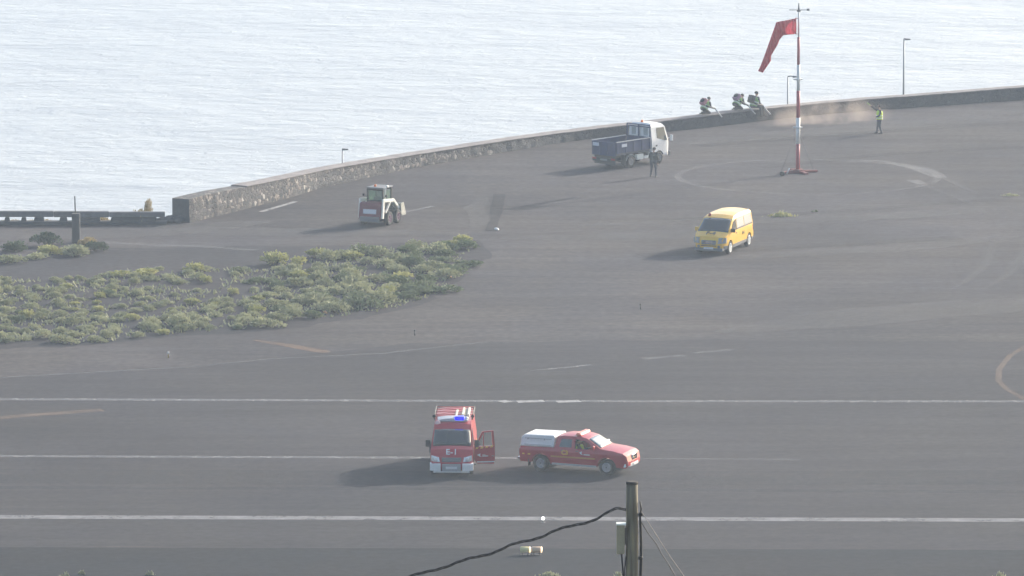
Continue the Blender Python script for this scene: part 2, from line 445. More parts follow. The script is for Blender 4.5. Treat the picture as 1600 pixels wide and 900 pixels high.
# ------------------------------------------------------------------ stone sea wall
def stone_mat():
    m = bpy.data.materials.new('rubble_stone'); m.use_nodes = True
    nt = m.node_tree; N = nt.nodes; L = nt.links
    b = N['Principled BSDF']; b.inputs['Roughness'].default_value = 0.9
    tc = N.new('ShaderNodeTexCoord')
    wob = N.new('ShaderNodeTexNoise'); wob.inputs['Scale'].default_value = 2.0; L.new(tc.outputs['Object'], wob.inputs['Vector'])
    mxv = N.new('ShaderNodeVectorMath'); mxv.operation = 'MULTIPLY_ADD'
    mxv.inputs[1].default_value = (0.25,)*3
    L.new(wob.outputs['Color'], mxv.inputs[0]); L.new(tc.outputs['Object'], mxv.inputs[2])
    vo = N.new('ShaderNodeTexVoronoi'); vo.inputs['Scale'].default_value = 4.6
    L.new(mxv.outputs[0], vo.inputs['Vector'])
    ve = N.new('ShaderNodeTexVoronoi'); ve.feature = 'DISTANCE_TO_EDGE'; ve.inputs['Scale'].default_value = 4.6
    L.new(mxv.outputs[0], ve.inputs['Vector'])
    sep = N.new('ShaderNodeSeparateColor'); L.new(vo.outputs['Color'], sep.inputs[0])
    cr_ = N.new('ShaderNodeValToRGB'); e = cr_.color_ramp.elements
    e[0].position = 0; e[0].color = (0.045,0.047,0.053,1); e[1].position = 1; e[1].color = (0.42,0.39,0.35,1)
    for p, c in ((0.45,(0.075,0.075,0.08,1)),(0.72,(0.11,0.10,0.098,1)),(0.9,(0.22,0.185,0.16,1))):
        k = cr_.color_ramp.elements.new(p); k.color = c
    L.new(sep.outputs[0], cr_.inputs['Fac'])
    # mortar joints
    mr = N.new('ShaderNodeMapRange'); mr.inputs['From Min'].default_value = 0.02; mr.inputs['From Max'].default_value = 0.09
    L.new(ve.outputs['Distance'], mr.inputs['Value'])
    mx = N.new('ShaderNodeMix'); mx.data_type = 'RGBA'; mx.inputs['A'].default_value = (0.10,0.096,0.096,1)
    L.new(mr.outputs['Result'], mx.inputs['Factor']); L.new(cr_.outputs['Color'], mx.inputs['B'])
    # patches of render hide much of the stone
    pn = N.new('ShaderNodeTexNoise'); pn.inputs['Scale'].default_value = 0.35; pn.inputs['Detail'].default_value = 5
    L.new(tc.outputs['Object'], pn.inputs['Vector'])
    pr = N.new('ShaderNodeMapRange'); pr.inputs['From Min'].default_value = 0.47; pr.inputs['From Max'].default_value = 0.6
    L.new(pn.outputs['Fac'], pr.inputs['Value'])
    m2 = N.new('ShaderNodeMix'); m2.data_type = 'RGBA'; m2.inputs['B'].default_value = (0.075,0.074,0.08,1)
    mm = N.new('ShaderNodeMath'); mm.operation = 'MULTIPLY'; mm.inputs[1].default_value = 0.75
    L.new(pr.outputs['Result'], mm.inputs[0]); L.new(mm.outputs[0], m2.inputs['Factor'])
    L.new(mx.outputs['Result'], m2.inputs['A'])
    # the wall is plain render further along
    sx = N.new('ShaderNodeSeparateXYZ'); L.new(tc.outputs['Object'], sx.inputs[0])
    rx = N.new('ShaderNodeMapRange'); rx.inputs['From Min'].default_value = -6; rx.inputs['From Max'].default_value = 6
    L.new(sx.outputs['X'], rx.inputs['Value'])
    m3 = N.new('ShaderNodeMix'); m3.data_type = 'RGBA'; m3.inputs['B'].default_value = (0.050,0.054,0.063,1)
    mm2 = N.new('ShaderNodeMath'); mm2.operation = 'MULTIPLY'; mm2.inputs[1].default_value = 0.9
    L.new(rx.outputs['Result'], mm2.inputs[0]); L.new(mm2.outputs[0], m3.inputs['Factor'])
    L.new(m2.outputs['Result'], m3.inputs['A'])
    L.new(m3.outputs['Result'], b.inputs['Base Color'])
    bp = N.new('ShaderNodeBump'); bp.inputs['Distance'].default_value = 0.06; L.new(mr.outputs['Result'], bp.inputs['Height'])
    L.new(bp.outputs['Normal'], b.inputs['Normal'])
    return m
M_stone = stone_mat()
M_coping = mat('mortar_coping', (0.20, 0.18, 0.175), 0.9, var=0.3, scale=1.5, bump=0.03, bscale=5)
M_enddark = mat('wall_end_render', (0.06, 0.062, 0.068), 0.9, var=0.25, scale=3)
sw = thing('sea_wall', 'long curving rubble stone wall between airfield and sea', 'wall', (0,0,0))
bm = bmesh.new(); rings = []
NZ = 5
for i, ((b, zt, th), n) in enumerate(zip(WL, WN)):
    ring_ = []
    for k in range(NZ+1):
        z = zt*k/NZ - (0.05 if k == 0 else 0)
        p = b + n*(0.05*k/NZ)
        p = Vector((p.x, p.y, z))
        j = noise.noise(p*2.3)*0.07
        ring_.append(p - n*j)
    for k in range(NZ, -1, -1):
        z = zt*k/NZ - (0.05 if k == 0 else 0)
        p = b + n*th; ring_.append(Vector((p.x, p.y, z)))
    rings.append([bm.verts.new(p) for p in ring_])
for a, b in zip(rings, rings[1:]):
    m_ = len(a)
    for k in range(m_):
        if k == NZ: continue
        f = bm.faces.new((a[k], b[k], b[(k+1)%m_], a[(k+1)%m_]))
    f = bm.faces.new((a[NZ], b[NZ], b[NZ+1], a[NZ+1]))
f = bm.faces.new(rings[0]); f.material_index = 1; bm.faces.new(rings[-1])
bmesh.ops.recalc_face_normals(bm, faces=bm.faces[:])
me = bpy.data.meshes.new('wall_body'); bm.to_mesh(me); bm.free(); me.materials.append(M_stone); me.materials.append(M_enddark)
wb = bpy.data.objects.new('wall_body', me); COL.objects.link(wb); wb.parent = sw
bm = bmesh.new(); rings = []
st = next(i for i, w in enumerate(WL) if w[0].x > G(380, 330).x)
for i in range(st, len(WL)):
    (b, zt, th), n = WL[i], WN[i]
    h = 0.07 + 0.02*noise.noise(b*1.2)
    pts = [(-0.03, 0.004), (-0.05, h*0.7), (0.03, h), (th-0.05, h+0.02), (th+0.06, h*0.6), (th+0.04, 0.004)]
    rings.append([bm.verts.new(Vector((b.x, b.y, zt+dz)) + n*(d+0.05*(d < th/2)+noise.noise(b*2+Vector((d,0,0)))*0.03)) for d, dz in pts])
for a, b in zip(rings, rings[1:]):
    for k in range(6): bm.faces.new((a[k], b[k], b[(k+1)%6], a[(k+1)%6]))
bm.faces.new(rings[0]); bm.faces.new(rings[-1])
bmesh.ops.recalc_face_normals(bm, faces=bm.faces[:])
me = bpy.data.meshes.new('coping'); bm.to_mesh(me); bm.free(); me.materials.append(M_coping)
cp = bpy.data.objects.new('coping', me); COL.objects.link(cp); cp.parent = sw
# rubble step running from the wall's end to the barrier
mb = MB(); random.seed(8)
base = G(262, 348)
for k in range(26):
    t = k/25
    c = G(238 + 44*t, 348.5 - 2*t); r = 0.16 + 0.16*t*random.uniform(0.6, 1.3)
    mb.lathe((c.x + random.uniform(-.1,.1), c.y + random.uniform(-.2,.5), r*0.4), (random.uniform(-1,1), random.uniform(-1,1), 1.2), [(-r*.8, r*.3), (-r*.4, r*.9), (r*.2, r), (r*.7, r*.4)], 7)
tag(mb.build('rubble_pile', M_enddark, bevel=0), 'dark rubble heaped between barrier end and stone wall', 'rubble')

# ------------------------------------------------------------------ low concrete barrier on the left
M_conc = mat('grey_concrete', (0.13, 0.13, 0.135), 0.9, var=0.25, scale=2, bump=0.02)
M_concd = mat('dark_concrete', (0.06, 0.063, 0.068), 0.9, var=0.3, scale=2, bump=0.02)
bt = thing('barrier', 'low concrete barrier rail on dark blocks at the left edge above the sea', 'barrier', G(100, 352))
def loc(o, p): return Vector(p) - o.location
pL, pR = G(-700, 351), G(258, 351)
y0 = G(100, 351).y
topz = GY(100, 330.5, y0).z; botz = GY(100, 339.5, y0).z
mb = MB(); n = 11
for k in range(n):
    xa = pL.x + (pR.x-pL.x)*k/n; xb = pL.x + (pR.x-pL.x)*(k+1)/n - 0.02
    w_ = noise.noise(Vector((xa*0.4, 0, 0)))*0.025
    mb.box(xa - bt.location.x, xb - bt.location.x, y0-bt.location.y, y0+0.35-bt.location.y, botz + w_, topz + w_ - (0.04 if k % 7 == 3 else 0))
mb.build('rail', M_conc, bt, bevel=0.03)
xs_open = [(-20,6),(14,32),(40,52),(68,93),(104,112),(155,172),(243,262)]
def is_open(px): return any(a <= px <= b for a, b in xs_open)
px = -700; 
while px < 256:
    e = px + 4
    while e < 256 and is_open(e) == is_open(px): e += 2
    if not is_open(px):
        a, b = G(px, 351), G(e, 351)
        mb = MB()
        mb.hexa([(a.x-0.1-bt.location.x, y0+0.02-bt.location.y, 0), (b.x+0.1-bt.location.x, y0+0.02-bt.location.y, 0), (b.x+0.1-bt.location.x, y0+0.33-bt.location.y, 0), (a.x-0.1-bt.location.x, y0+0.33-bt.location.y, 0),
                 (a.x-bt.location.x, y0+0.02-bt.location.y, botz-0.01), (b.x-bt.location.x, y0+0.02-bt.location.y, botz-0.01), (b.x-bt.location.x, y0+0.33-bt.location.y, botz-0.01), (a.x-bt.location.x, y0+0.33-bt.location.y, botz-0.01)])
        mb.build('support_block', M_concd, bt, bevel=0.04)
    px = e
mb = MB(); mb.box(pL.x-bt.location.x, pR.x+0.1-bt.location.x, y0-0.12-bt.location.y, y0+0.45-bt.location.y, 0, 0.19); mb.build('footing', M_concd, bt, bevel=0.03)

# square pillar with a thin rod
pb = G(119, 379)
pil = thing('pillar', 'dark square pillar with a thin rod on top in front of the barrier', 'pillar', pb)
hp = GY(119, 333.5, pb.y).z
mb = MB(); mb.box(-0.22, 0.22, -0.2, 0.2, 0, hp); mb.build('pillar_shaft', M_concd, pil, bevel=0.03)
mb = MB(); mb.tube([(-0.03, 0, hp), (-0.05, 0, hp+0.95)], 0.035, 8); mb.build('rod', M_conc, pil)

# ------------------------------------------------------------------ vegetation
def leaf_mat(name, c1, c2):
    m = bpy.data.materials.new(name); m.use_nodes = True
    nt = m.node_tree; N = nt.nodes; L = nt.links
    b = N['Principled BSDF']; b.inputs['Roughness'].default_value = 0.75
    b.inputs['Specular IOR Level'].default_value = 0.2
    oi = N.new('ShaderNodeObjectInfo'); tc = N.new('ShaderNodeTexCoord')
    nz = N.new('ShaderNodeTexNoise'); nz.inputs['Scale'].default_value = 3.5; nz.inputs['Detail'].default_value = 3
    L.new(tc.outputs['Object'], nz.inputs['Vector'])
    ad = N.new('ShaderNodeMath'); ad.operation = 'MULTIPLY_ADD'; ad.inputs[1].default_value = 0.6
    L.new(oi.outputs['Random'], ad.inputs[0]); 
    sb = N.new('ShaderNodeMath'); sb.operation = 'MULTIPLY_ADD'; sb.inputs[1].default_value = 1.2; sb.inputs[2].default_value = -0.35
    L.new(nz.outputs['Fac'], sb.inputs[0]); L.new(sb.outputs[0], ad.inputs[2])
    mx = N.new('ShaderNodeMix'); mx.data_type = 'RGBA'; mx.inputs['A'].default_value = (*c1, 1); mx.inputs['B'].default_value = (*c2, 1)
    L.new(ad.outputs[0], mx.inputs['Factor']); L.new(mx.outputs['Result'], b.inputs['Base Color'])
    tr = N.new('ShaderNodeBsdfTranslucent'); L.new(mx.outputs['Result'], tr.inputs['Color'])
    ms = N.new('ShaderNodeMixShader'); ms.inputs[0].default_value = 0.25
    L.new(b.outputs[0], ms.inputs[1]); L.new(tr.outputs[0], ms.inputs[2])
    L.new(ms.outputs[0], N['Material Output'].inputs[0])
    return m
M_sage = leaf_mat('sage_leaf', (0.19, 0.21, 0.125), (0.42, 0.42, 0.25))
M_green = leaf_mat('green_leaf', (0.09, 0.12, 0.07), (0.19, 0.22, 0.12))
M_yellow = leaf_mat('yellow_green_leaf', (0.26, 0.275, 0.12), (0.45, 0.43, 0.18))
M_dry = leaf_mat('dry_straw', (0.32, 0.24, 0.11), (0.42, 0.34, 0.18))
M_darkg = leaf_mat('dark_green_leaf', (0.055, 0.08, 0.055), (0.11, 0.14, 0.085))
M_twig = mat('twig', (0.10, 0.08, 0.06), 0.9)

def shrub_mesh(seed, n=520, lobes=5, leaf=0.055, up=0.8, spread=0.55):
    """dome of leaf sprigs, unit radius about 0.5, sitting on z=0"""
    rnd = random.Random(seed)
    bm = bmesh.new()
    cs = []
    for _ in range(lobes):
        a = rnd.uniform(0, 6.283); r = rnd.uniform(0, spread*0.6)
        cs.append((r*math.cos(a), r*math.sin(a), rnd.uniform(0.05, 0.3)*up, rnd.uniform(0.2, 0.34)))
    for _ in range(n):
        c = rnd.choice(cs)
        th = rnd.uniform(0, 6.283); cz = rnd.uniform(-0.25, 1)
        s = math.sqrt(1-cz*cz); rr = c[3]*rnd.uniform(0.65, 1.12)
        p = Vector((c[0]+rr*s*math.cos(th), c[1]+rr*s*math.sin(th), max(0.01, c[2]+rr*cz*up)))
        d = (p - Vector((c[0], c[1], 0))).normalized()
        d = (d + Vector((rnd.uniform(-.7,.7), rnd.uniform(-.7,.7), rnd.uniform(-.2,.8)))).normalized()
        side = d.cross(Vector((rnd.uniform(-1,1), rnd.uniform(-1,1), rnd.uniform(-1,1)))).normalized()
        L_ = leaf*rnd.uniform(0.9, 2.2); w = leaf*rnd.uniform(0.4, 0.8)
        q = [p - side*w*0.3, p + side*w*0.3, p + d*L_*0.6 + side*w, p + d*L_, p + d*L_*0.6 - side*w]
        bm.faces.new([bm.verts.new(v) for v in q])
    me = bpy.data.meshes.new('foliage'); bm.to_mesh(me); bm.free()
    return me
def stem_mesh(seed):
    rnd = random.Random(seed); mb = MB()
    for _ in range(6):
        a = rnd.uniform(0, 6.283); r = rnd.uniform(0.12, 0.3)
        mb.tube([(0,0,0), (r*0.4*math.cos(a), r*0.4*math.sin(a), 0.12), (r*math.cos(a), r*math.sin(a), rnd.uniform(0.25, 0.4))], [0.02, 0.014, 0.006], 5)
    me = bpy.data.meshes.new('stem'); mb.bm.to_mesh(me); mb.bm.free(); me.materials.append(M_twig)
    return me
variants = []
for k, (m, n, lf) in enumerate([(M_sage, 420, .06), (M_sage, 480, .055), (M_green, 480, .06), (M_sage, 360, .07), (M_yellow, 420, .06), (M_green, 420, .055), (M_sage, 500, .05)]):
    me = shrub_mesh(40+k, n, 4 + k % 3, lf); me.materials.append(m); variants.append(me)
stems = [stem_mesh(k) for k in range(3)]
def shrub(loc_, w, h, me, label, cat='shrub', group=None, name='shrub', rnd=random):
    t = thing(name, label, cat, loc_, rnd.uniform(0, 6.283), group)
    f = bpy.data.objects.new('foliage', me); COL.objects.link(f); f.parent = t; f.scale = (w, w, h)
    s = bpy.data.objects.new('stem', rnd.choice(stems)); COL.objects.link(s); s.parent = t; s.scale = (w, w, h)
    return t
def inside(p, poly):
    c = False
    for i in range(len(poly)):
        (x1, y1), (x2, y2) = poly[i], poly[i-1]
        if (y1 > p[1]) != (y2 > p[1]) and p[0] < (x2-x1)*(p[1]-y1)/(y2-y1)+x1: c = not c
    return c
BED = [(-60,446),(0,438),(150,434),(200,424),(290,420),(400,424),(470,412),(560,396),(640,388),(720,378),(738,386),(728,400),(708,428),(690,458),(640,474),(600,486),(500,498),(400,513),(300,519),(150,535),(0,541),(-60,544)]
rnd = random.Random(21)
pts = []
G_BED = 'low shrubs growing in the cinder bed'
tries = 0
bedlab = ['one of many pale sage shrubs scattered through the dark cinder bed', 'one of many fresh green shrubs scattered through the dark cinder bed', 'one of many yellowish shrubs scattered through the dark cinder bed']
while len(pts) < 286 and tries < 30000:
    tries += 1
    px, py = rnd.uniform(-60, 740), rnd.uniform(376, 545)
    if not inside((px, py), BED): continue
    east = max(0, min(1, (px-330)/250))
    edge_front = inside((px, py), BED) and not inside((px, py+14), BED)
    if east < 0.5 and not edge_front and 300 < px < 520 and 428 < py < 470 and rnd.random() < 0.5: continue
    p = G(px, py)
    w = rnd.uniform(0.5, 1.1) + east*rnd.uniform(0.3, 1.0) + (rnd.uniform(0, 0.6) if edge_front else 0)
    if any((p-q).length < (w+wq)*0.40 for q, wq in pts): continue
    pts.append((p, w))
    i = rnd.choices(range(7), [3,3,0.4+2.5*east,3,1.3,0.3+2.5*east,3])[0]
    kind = 1 if i in (2,5) else (2 if i == 4 else 0)
    col_ = ('beside the left picture edge', 'below the square pillar', 'below the stone wall end', 'below the big rounded bush', 'below the loader', 'in its right tip')[0 if px < 60 else 1 if px < 200 else 2 if px < 340 else 3 if px < 480 else 4 if px < 620 else 5]
    ext = [q_[1] for q_ in [(px, yy_) for yy_ in range(372, 548, 4)] if inside(q_, BED)]
    fr_ = (py-min(ext))/max(1, max(ext)-min(ext)) if ext else 0.5
    row_ = ('upper edge', 'upper half', 'lower half', 'lower edge')[min(3, max(0, int(fr_*4)))]
    size_ = 'tiny' if w < 0.62 else 'small' if w < 0.9 else 'medium' if w < 1.3 else 'large'
    shrub(p, w, w*rnd.uniform(0.55, 0.85), variants[i], f"{size_} {('pale sage', 'fresh green', 'yellowish')[kind]} shrub, {row_} of cinder bed {col_}", group=G_BED, rnd=rnd)
for (px, py, w, h, i, lab) in [
    (432,414,2.0,1.35,4,'big rounded yellow-green shrub on the upper edge of the cinder bed'),
    (734,416,1.7,0.75,2,'low green shrub apart at the far right point of the cinder bed'),
    (722,380,1.2,0.9,4,'small pale yellow shrub topping the right corner of the cinder bed'),
    (700,392,2.0,1.1,2,'dark green shrub under the pale one at the cinder bed right corner'),
    (690,456,2.2,0.9,5,'wide green shrub at the lower right edge of the cinder bed'),
    (650,458,2.3,1.0,2,'large green shrub left of the wide one at the bed lower right edge'),
    (493,402,1.5,0.95,4,'yellowish shrub on the upper bed edge right of the big rounded one'),
    (310,424,1.4,0.9,4,'upright yellow shrub on the upper edge left of the big rounded one'),
    (222,430,1.9,0.7,4,'broad yellow shrub crowning the upper left edge of the bed'),
    (185,431,1.5,0.6,4,'low yellow shrub beside the broad one on the upper left bed edge'),
    (535,404,1.6,1.0,0,'pale shrub peaking above the upper edge in the middle of the bed')]:
    p = G(px, py); shrub(p, w, h, variants[i], lab, rnd=rnd)
# clump by the pillar
for (px, py, w, h, m, lab) in [
    (80,384,1.9,1.7,M_darkg,'dark green rounded bush left of the square pillar'),
    (84,397,2.0,1.1,M_yellow,'yellow-green shrub low in front of the dark rounded bush'),
    (117,400,2.1,1.3,M_sage,'pale shrub growing at the foot of the square pillar'),
    (148,393,1.3,1.2,M_darkg,'dark bush just right of the square pillar'),
    (22,392,1.9,1.2,M_darkg,'dark bush near the left picture edge above the cinder bed'),
    (18,410,1.8,0.9,M_sage,'pale shrub lowest of the clump at the left picture edge'),
    (55,404,1.5,0.8,M_sage,'small pale shrub between left edge shrub and yellow-green one'),
    (138,382,1.2,0.9,M_dry,'reddish dry shrub right behind the square pillar')]:
    me = shrub_mesh(hash(lab) % 1000 if False else int(px*7+py), 620, 5, 0.05); me.materials.append(m)
    shrub(G(px, py), w, h, me, lab, rnd=rnd)
# dry growth behind the barrier
for (px, dy, w, h, lab) in [(2,0.8,1.0,0.5,'yellow dry tuft behind the barrier at the left picture edge'),(23,0.9,1.3,0.5,'yellow dry tuft filling the second barrier gap'),(72,0.9,1.2,0.5,'ochre dry tuft beside the bright gap of the barrier'),
                           (152,0.9,1.5,0.85,'pale dry tuft topping the barrier right of the pillar'),(164,0.7,1.1,0.5,'orange dry tuft in the barrier gap right of the pillar'),(44,0.8,0.8,0.45,'whitish dry tuft left of the bright barrier gap')]:
    me = shrub_mesh(int(px+5), 420, 4, 0.06); me.materials.append(M_dry)
    p = G(px, 351); shrub((p.x, p.y+dy, -0.05), w, h, me, lab, 'dry tuft', name='dry_tuft', rnd=rnd)
me = shrub_mesh(77, 900, 7, 0.045, 0.9, 0.9); me.materials.append(M_dry)
p = G(219, 351); shrub((p.x-0.1, p.y+0.9, -0.1), 1.15, 1.9, me, 'brown feathery dry bush standing up behind the barrier end', 'bush', name='dry_bush', rnd=rnd)
me = shrub_mesh(78, 700, 5, 0.045, 1.0, 0.5); me.materials.append(M_dry)
p = G(231, 351); shrub((p.x, p.y+0.9, -0.1), 0.7, 2.3, me, 'narrow brown dry sprig right of the feathery bush', 'bush', name='dry_bush', rnd=rnd)
# ground cover in the bed, uncountable
mb = MB(); r2 = random.Random(5)
for _ in range(3600):
    px, py = r2.uniform(-60, 740), r2.uniform(376, 545)
    if not inside((px, py), BED): continue
    if noise.noise(G(px, py)*0.4) < -0.12: continue
    p = G(px, py, 0.004)
    for k in range(3):
        a = r2.uniform(0, 6.283); l = r2.uniform(0.08, 0.22); w = l*0.25
        d = Vector((math.cos(a)*0.6, math.sin(a)*0.6, r2.uniform(0.4, 1)))*l; s = Vector((-math.sin(a), math.cos(a), 0))*w
        o_ = Vector((r2.uniform(-.2,.2), r2.uniform(-.2,.2), 0))
        mb.bm.faces.new([mb.bm.verts.new(v) for v in (p+o_-s, p+o_+s, p+o_+d+s*0.6, p+o_+d*1.1, p+o_+d-s*0.6)])
gc = mb.build('ground_cover', M_sage, normals=False); gc['kind'] = 'stuff'
# weeds on the tarmac
def weed(px, py, n, spread, m, label, hgt=0.35):
    rr = random.Random(int(px)); mb = MB()
    for _ in range(n):
        c = Vector((rr.gauss(0, spread), rr.gauss(0, spread*0.35), 0.0)); a = rr.uniform(0, 6.283)
        l = hgt*rr.uniform(0.3, 1)*math.exp(-abs(c.x)/spread*0.5); d = Vector((math.cos(a)*0.5, math.sin(a)*0.5, 1))*l; s = Vector((-math.sin(a), math.cos(a), 0))*0.035
        mb.bm.faces.new([mb.bm.verts.new(v) for v in (c-s, c+s, c+d+s*0.4, c+d*1.1, c+d-s*0.4)])
    o = mb.build('weed', m, normals=False); o.location = G(px, py, 0.01); tag(o, label, 'weed'); return o
weed(1222, 338, 160, 0.38, M_yellow, 'straggling yellow-green weed on the tarmac right of the yellow van', 0.34)
weed(1577, 306, 70, 0.3, M_sage, 'small flat weed on the tarmac at the right picture edge', 0.2)
weed(1273, 331, 26, 0.14, M_green, 'tiny dark weed right of the straggling yellow-green one', 0.18)
weed(235, 898, 40, 0.1, M_sage, 'small pale weed at the bottom edge left of the red fire van shadow', 0.2)
weed(102, 900, 40, 0.1, M_sage, 'pale weed at the bottom edge nearest the left corner', 0.2)
weed(128, 897, 40, 0.08, M_sage, 'whitish weed at the bottom edge just right of the corner one', 0.2)
weed(858, 899, 90, 0.2, M_sage, 'pale tuft at the bottom edge left of the wooden utility pole', 0.2)
weed(966, 901, 40, 0.12, M_sage, 'small pale tuft at the bottom edge beside the pole foot', 0.24)
weed(1563, 901, 40, 0.1, M_sage, 'pale tuft at the bottom edge near the right corner', 0.25)

# ------------------------------------------------------------------ vehicle body helper
M_tyre = mat('tyre_rubber', (0.022, 0.022, 0.024), 0.85)
M_rim = mat('alloy_rim', (0.5, 0.5, 0.52), 0.35, 0.7)
M_glass = mat('dark_glass', (0.02, 0.03, 0.035), 0.06, 0, spec=0.9)
M_black = mat('black_plastic', (0.02, 0.02, 0.022), 0.6)
M_grey = mat('grey_plastic', (0.14, 0.145, 0.155), 0.6)
M_whitep = mat('white_paint', (0.78, 0.78, 0.77), 0.35, coat=0.5, var=0.05, scale=2)
M_redp = mat('red_paint', (0.37, 0.008, 0.024), 0.42, coat=0.35, var=0.08, scale=2)
M_yelp = mat('yellow_paint', (0.76, 0.44, 0.03), 0.4, coat=0.6, var=0.06, scale=2)
M_lamp = mat('headlamp_glass', (0.7, 0.72, 0.75), 0.08, 0.4)
M_amber = mat('amber_lens', (0.9, 0.25, 0.06), 0.2)
M_redlens = mat('red_lens', (0.25, 0.03, 0.03), 0.2)
M_chrome = mat('chrome', (0.75, 0.75, 0.77), 0.15, 1.0)
M_decal = mat('white_decal', (0.75, 0.75, 0.75), 0.6)
M_ydecal = mat('yellow_decal', (0.75, 0.42, 0.06), 0.6)
M_plate = mat('number_plate', (0.6, 0.6, 0.6), 0.5)

class Body:
    """closed body shell: side outline in XZ, half width from a function, crowned front, top and rear"""
    def __init__(s, outline, hw, crown=0.04, K=8, grid=0.22):
        s.o, s.hw, s.crown, s.K, s.grid = outline, hw, crown, K, grid
    def cr(s, z, f): return s.crown*(1-f*f)
    def P(s, x, z, f, n, off=0.0):
        h = s.hw(x, z); c = s.cr(z, f)
        return Vector((x + n[0]*(c+off), f*h, z + n[1]*(c+off)))
    def normal(s, a, b):
        d = Vector((b[0]-a[0], b[1]-a[1])).normalized()
        return (-d.y, d.x)
    def shell(s, name, m, parent, bevel=0.035, holes=(), bottom=None):
        bm = bmesh.new()
        vs = [bm.verts.new((x, 0, z)) for x, z in s.o]
        f = bm.faces.new(vs)
        xs = [p[0] for p in s.o]; zs = [p[1] for p in s.o]
        def cuts(lo, hi, ax):
            n = int((hi-lo)/s.grid)
            for k in range(1, n+1):
                co = [0,0,0]; co[ax] = lo + k*(hi-lo)/(n+1)
                no = [0,0,0]; no[ax] = 1
                bmesh.ops.bisect_plane(bm, geom=bm.verts[:]+bm.edges[:]+bm.faces[:], plane_co=co, plane_no=no)
        cuts(min(xs), max(xs), 0); cuts(min(zs), max(zs), 2)
        cent = Vector((sum(xs)/len(xs), sum(zs)/len(zs)))
        left = {v: v for v in bm.verts}
        bedges = [e for e in bm.edges if len(e.link_faces) == 1]
        vL = {v: bm.verts.new((v.co.x, s.hw(v.co.x, v.co.z), v.co.z)) for v in list(bm.verts)}
        faces0 = [f for f in bm.faces]
        vR = {v: bm.verts.new((v.co.x, -s.hw(v.co.x, v.co.z), v.co.z)) for v in vL}
        for f in faces0:
            bm.faces.new([vL[v] for v in f.verts]); bm.faces.new([vR[v] for v in reversed(f.verts)])
        # outline orientation
        area = sum(s.o[i-1][0]*s.o[i][1]-s.o[i][0]*s.o[i-1][1] for i in range(len(s.o)))
        sgn = -1 if area > 0 else 1
        # vertex normals along the boundary
        vn = {}
        for e in bedges:
            fc = e.link_faces[0]; c = fc.calc_center_median()
            a, b = e.verts; d = (b.co-a.co); n = Vector((-d.z, 0, d.x)).normalized()
            if n.dot(e.verts[0].co - c) < 0: n = -n
            for v in (a, b): vn[v] = vn.get(v, Vector()) + n
        strip = {}
        for v, n in vn.items():
            n.normalize(); row = []
            for k in range(s.K+1):
                f_ = 1 - 2*k/s.K
                if k == 0: row.append(vL[v]); continue
                if k == s.K: row.append(vR[v]); continue
                c = s.cr(v.co.z, f_) if n.z > -0.5 else 0
                row.append(bm.verts.new((v.co.x + n.x*c, f_*s.hw(v.co.x, v.co.z), v.co.z + n.z*c)))
            strip[v] = row
        for e in bedges:
            a, b = strip[e.verts[0]], strip[e.verts[1]]
            for k in range(s.K): bm.faces.new((a[k], a[k+1], b[k+1], b[k]))
        bmesh.ops.delete(bm, geom=list(vL.keys()), context='VERTS')
        if holes:
            kill = []
            for f in bm.faces:
                c = f.calc_center_median()
                if abs(f.normal.y) > 0.0 and abs(abs(c.y) - s.hw(c.x, c.z)) < 0.004 and any(inside((c.x, c.z), h) for h in holes): kill.append(f)
            bmesh.ops.delete(bm, geom=kill, context='FACES')
        bmesh.ops.recalc_face_normals(bm, faces=bm.faces[:])
        for f in bm.faces: f.smooth = False
        me = bpy.data.meshes.new(name); bm.to_mesh(me); bm.free(); me.materials.append(m)
        o = bpy.data.objects.new(name, me); COL.objects.link(o); o.parent = parent
        if bevel:
            md = o.modifiers.new('bevel', 'BEVEL'); md.width = bevel; md.segments = 3; md.limit_method = 'ANGLE'; md.angle_limit = R(40)
        return o
    def side(s, name, poly, m, parent, side=1, off=0.012, th=0.01):
        bm = bmesh.new()
        vs = [bm.verts.new((x, side*(s.hw(x, z)+off), z)) for x, z in poly]
        bm.faces.new(vs)
        r = bmesh.ops.extrude_face_region(bm, geom=bm.faces[:])
        for v in r['geom']:
            if isinstance(v, bmesh.types.BMVert): v.co.y -= side*(off+th)
        bmesh.ops.recalc_face_normals(bm, faces=bm.faces[:])
        me = bpy.data.meshes.new(name); bm.to_mesh(me); bm.free(); me.materials.append(m)
        o = bpy.data.objects.new(name, me); COL.objects.link(o); o.parent = parent
        return o
    def strip(s, name, pts, f0, f1, m, parent, off=0.012, K=8):
        """panel on the crowned front/top: pts along the outline, f0/f1 lists of width fractions"""
        bm = bmesh.new(); rows = []
        for i, (x, z) in enumerate(pts):
            a = pts[max(i-1, 0)]; b = pts[min(i+1, len(pts)-1)]
            d = Vector((b[0]-a[0], b[1]-a[1])).normalized(); n = (-d.y, d.x)
            if n[1] < -0.02 or (abs(n[1]) <= 0.02 and n[0] < 0 and pts[0][0] > 0): n = (-n[0], -n[1])
            g0 = f0[i] if isinstance(f0, (list, tuple)) else f0; g1 = f1[i] if isinstance(f1, (list, tuple)) else f1
            rows.append([bm.verts.new(s.P(x, z, g0+(g1-g0)*k/K, n, off)) for k in range(K+1)])
        for a, b in zip(rows, rows[1:]):
            for k in range(K): bm.faces.new((a[k], a[k+1], b[k+1], b[k]))
        me = bpy.data.meshes.new(name); bm.to_mesh(me); bm.free(); me.materials.append(m)
        for p in me.polygons: p.use_smooth = True
        o = bpy.data.objects.new(name, me); COL.objects.link(o); o.parent = parent
        md = o.modifiers.new('solid', 'SOLIDIFY'); md.thickness = 0.008; md.offset = 0
        return o

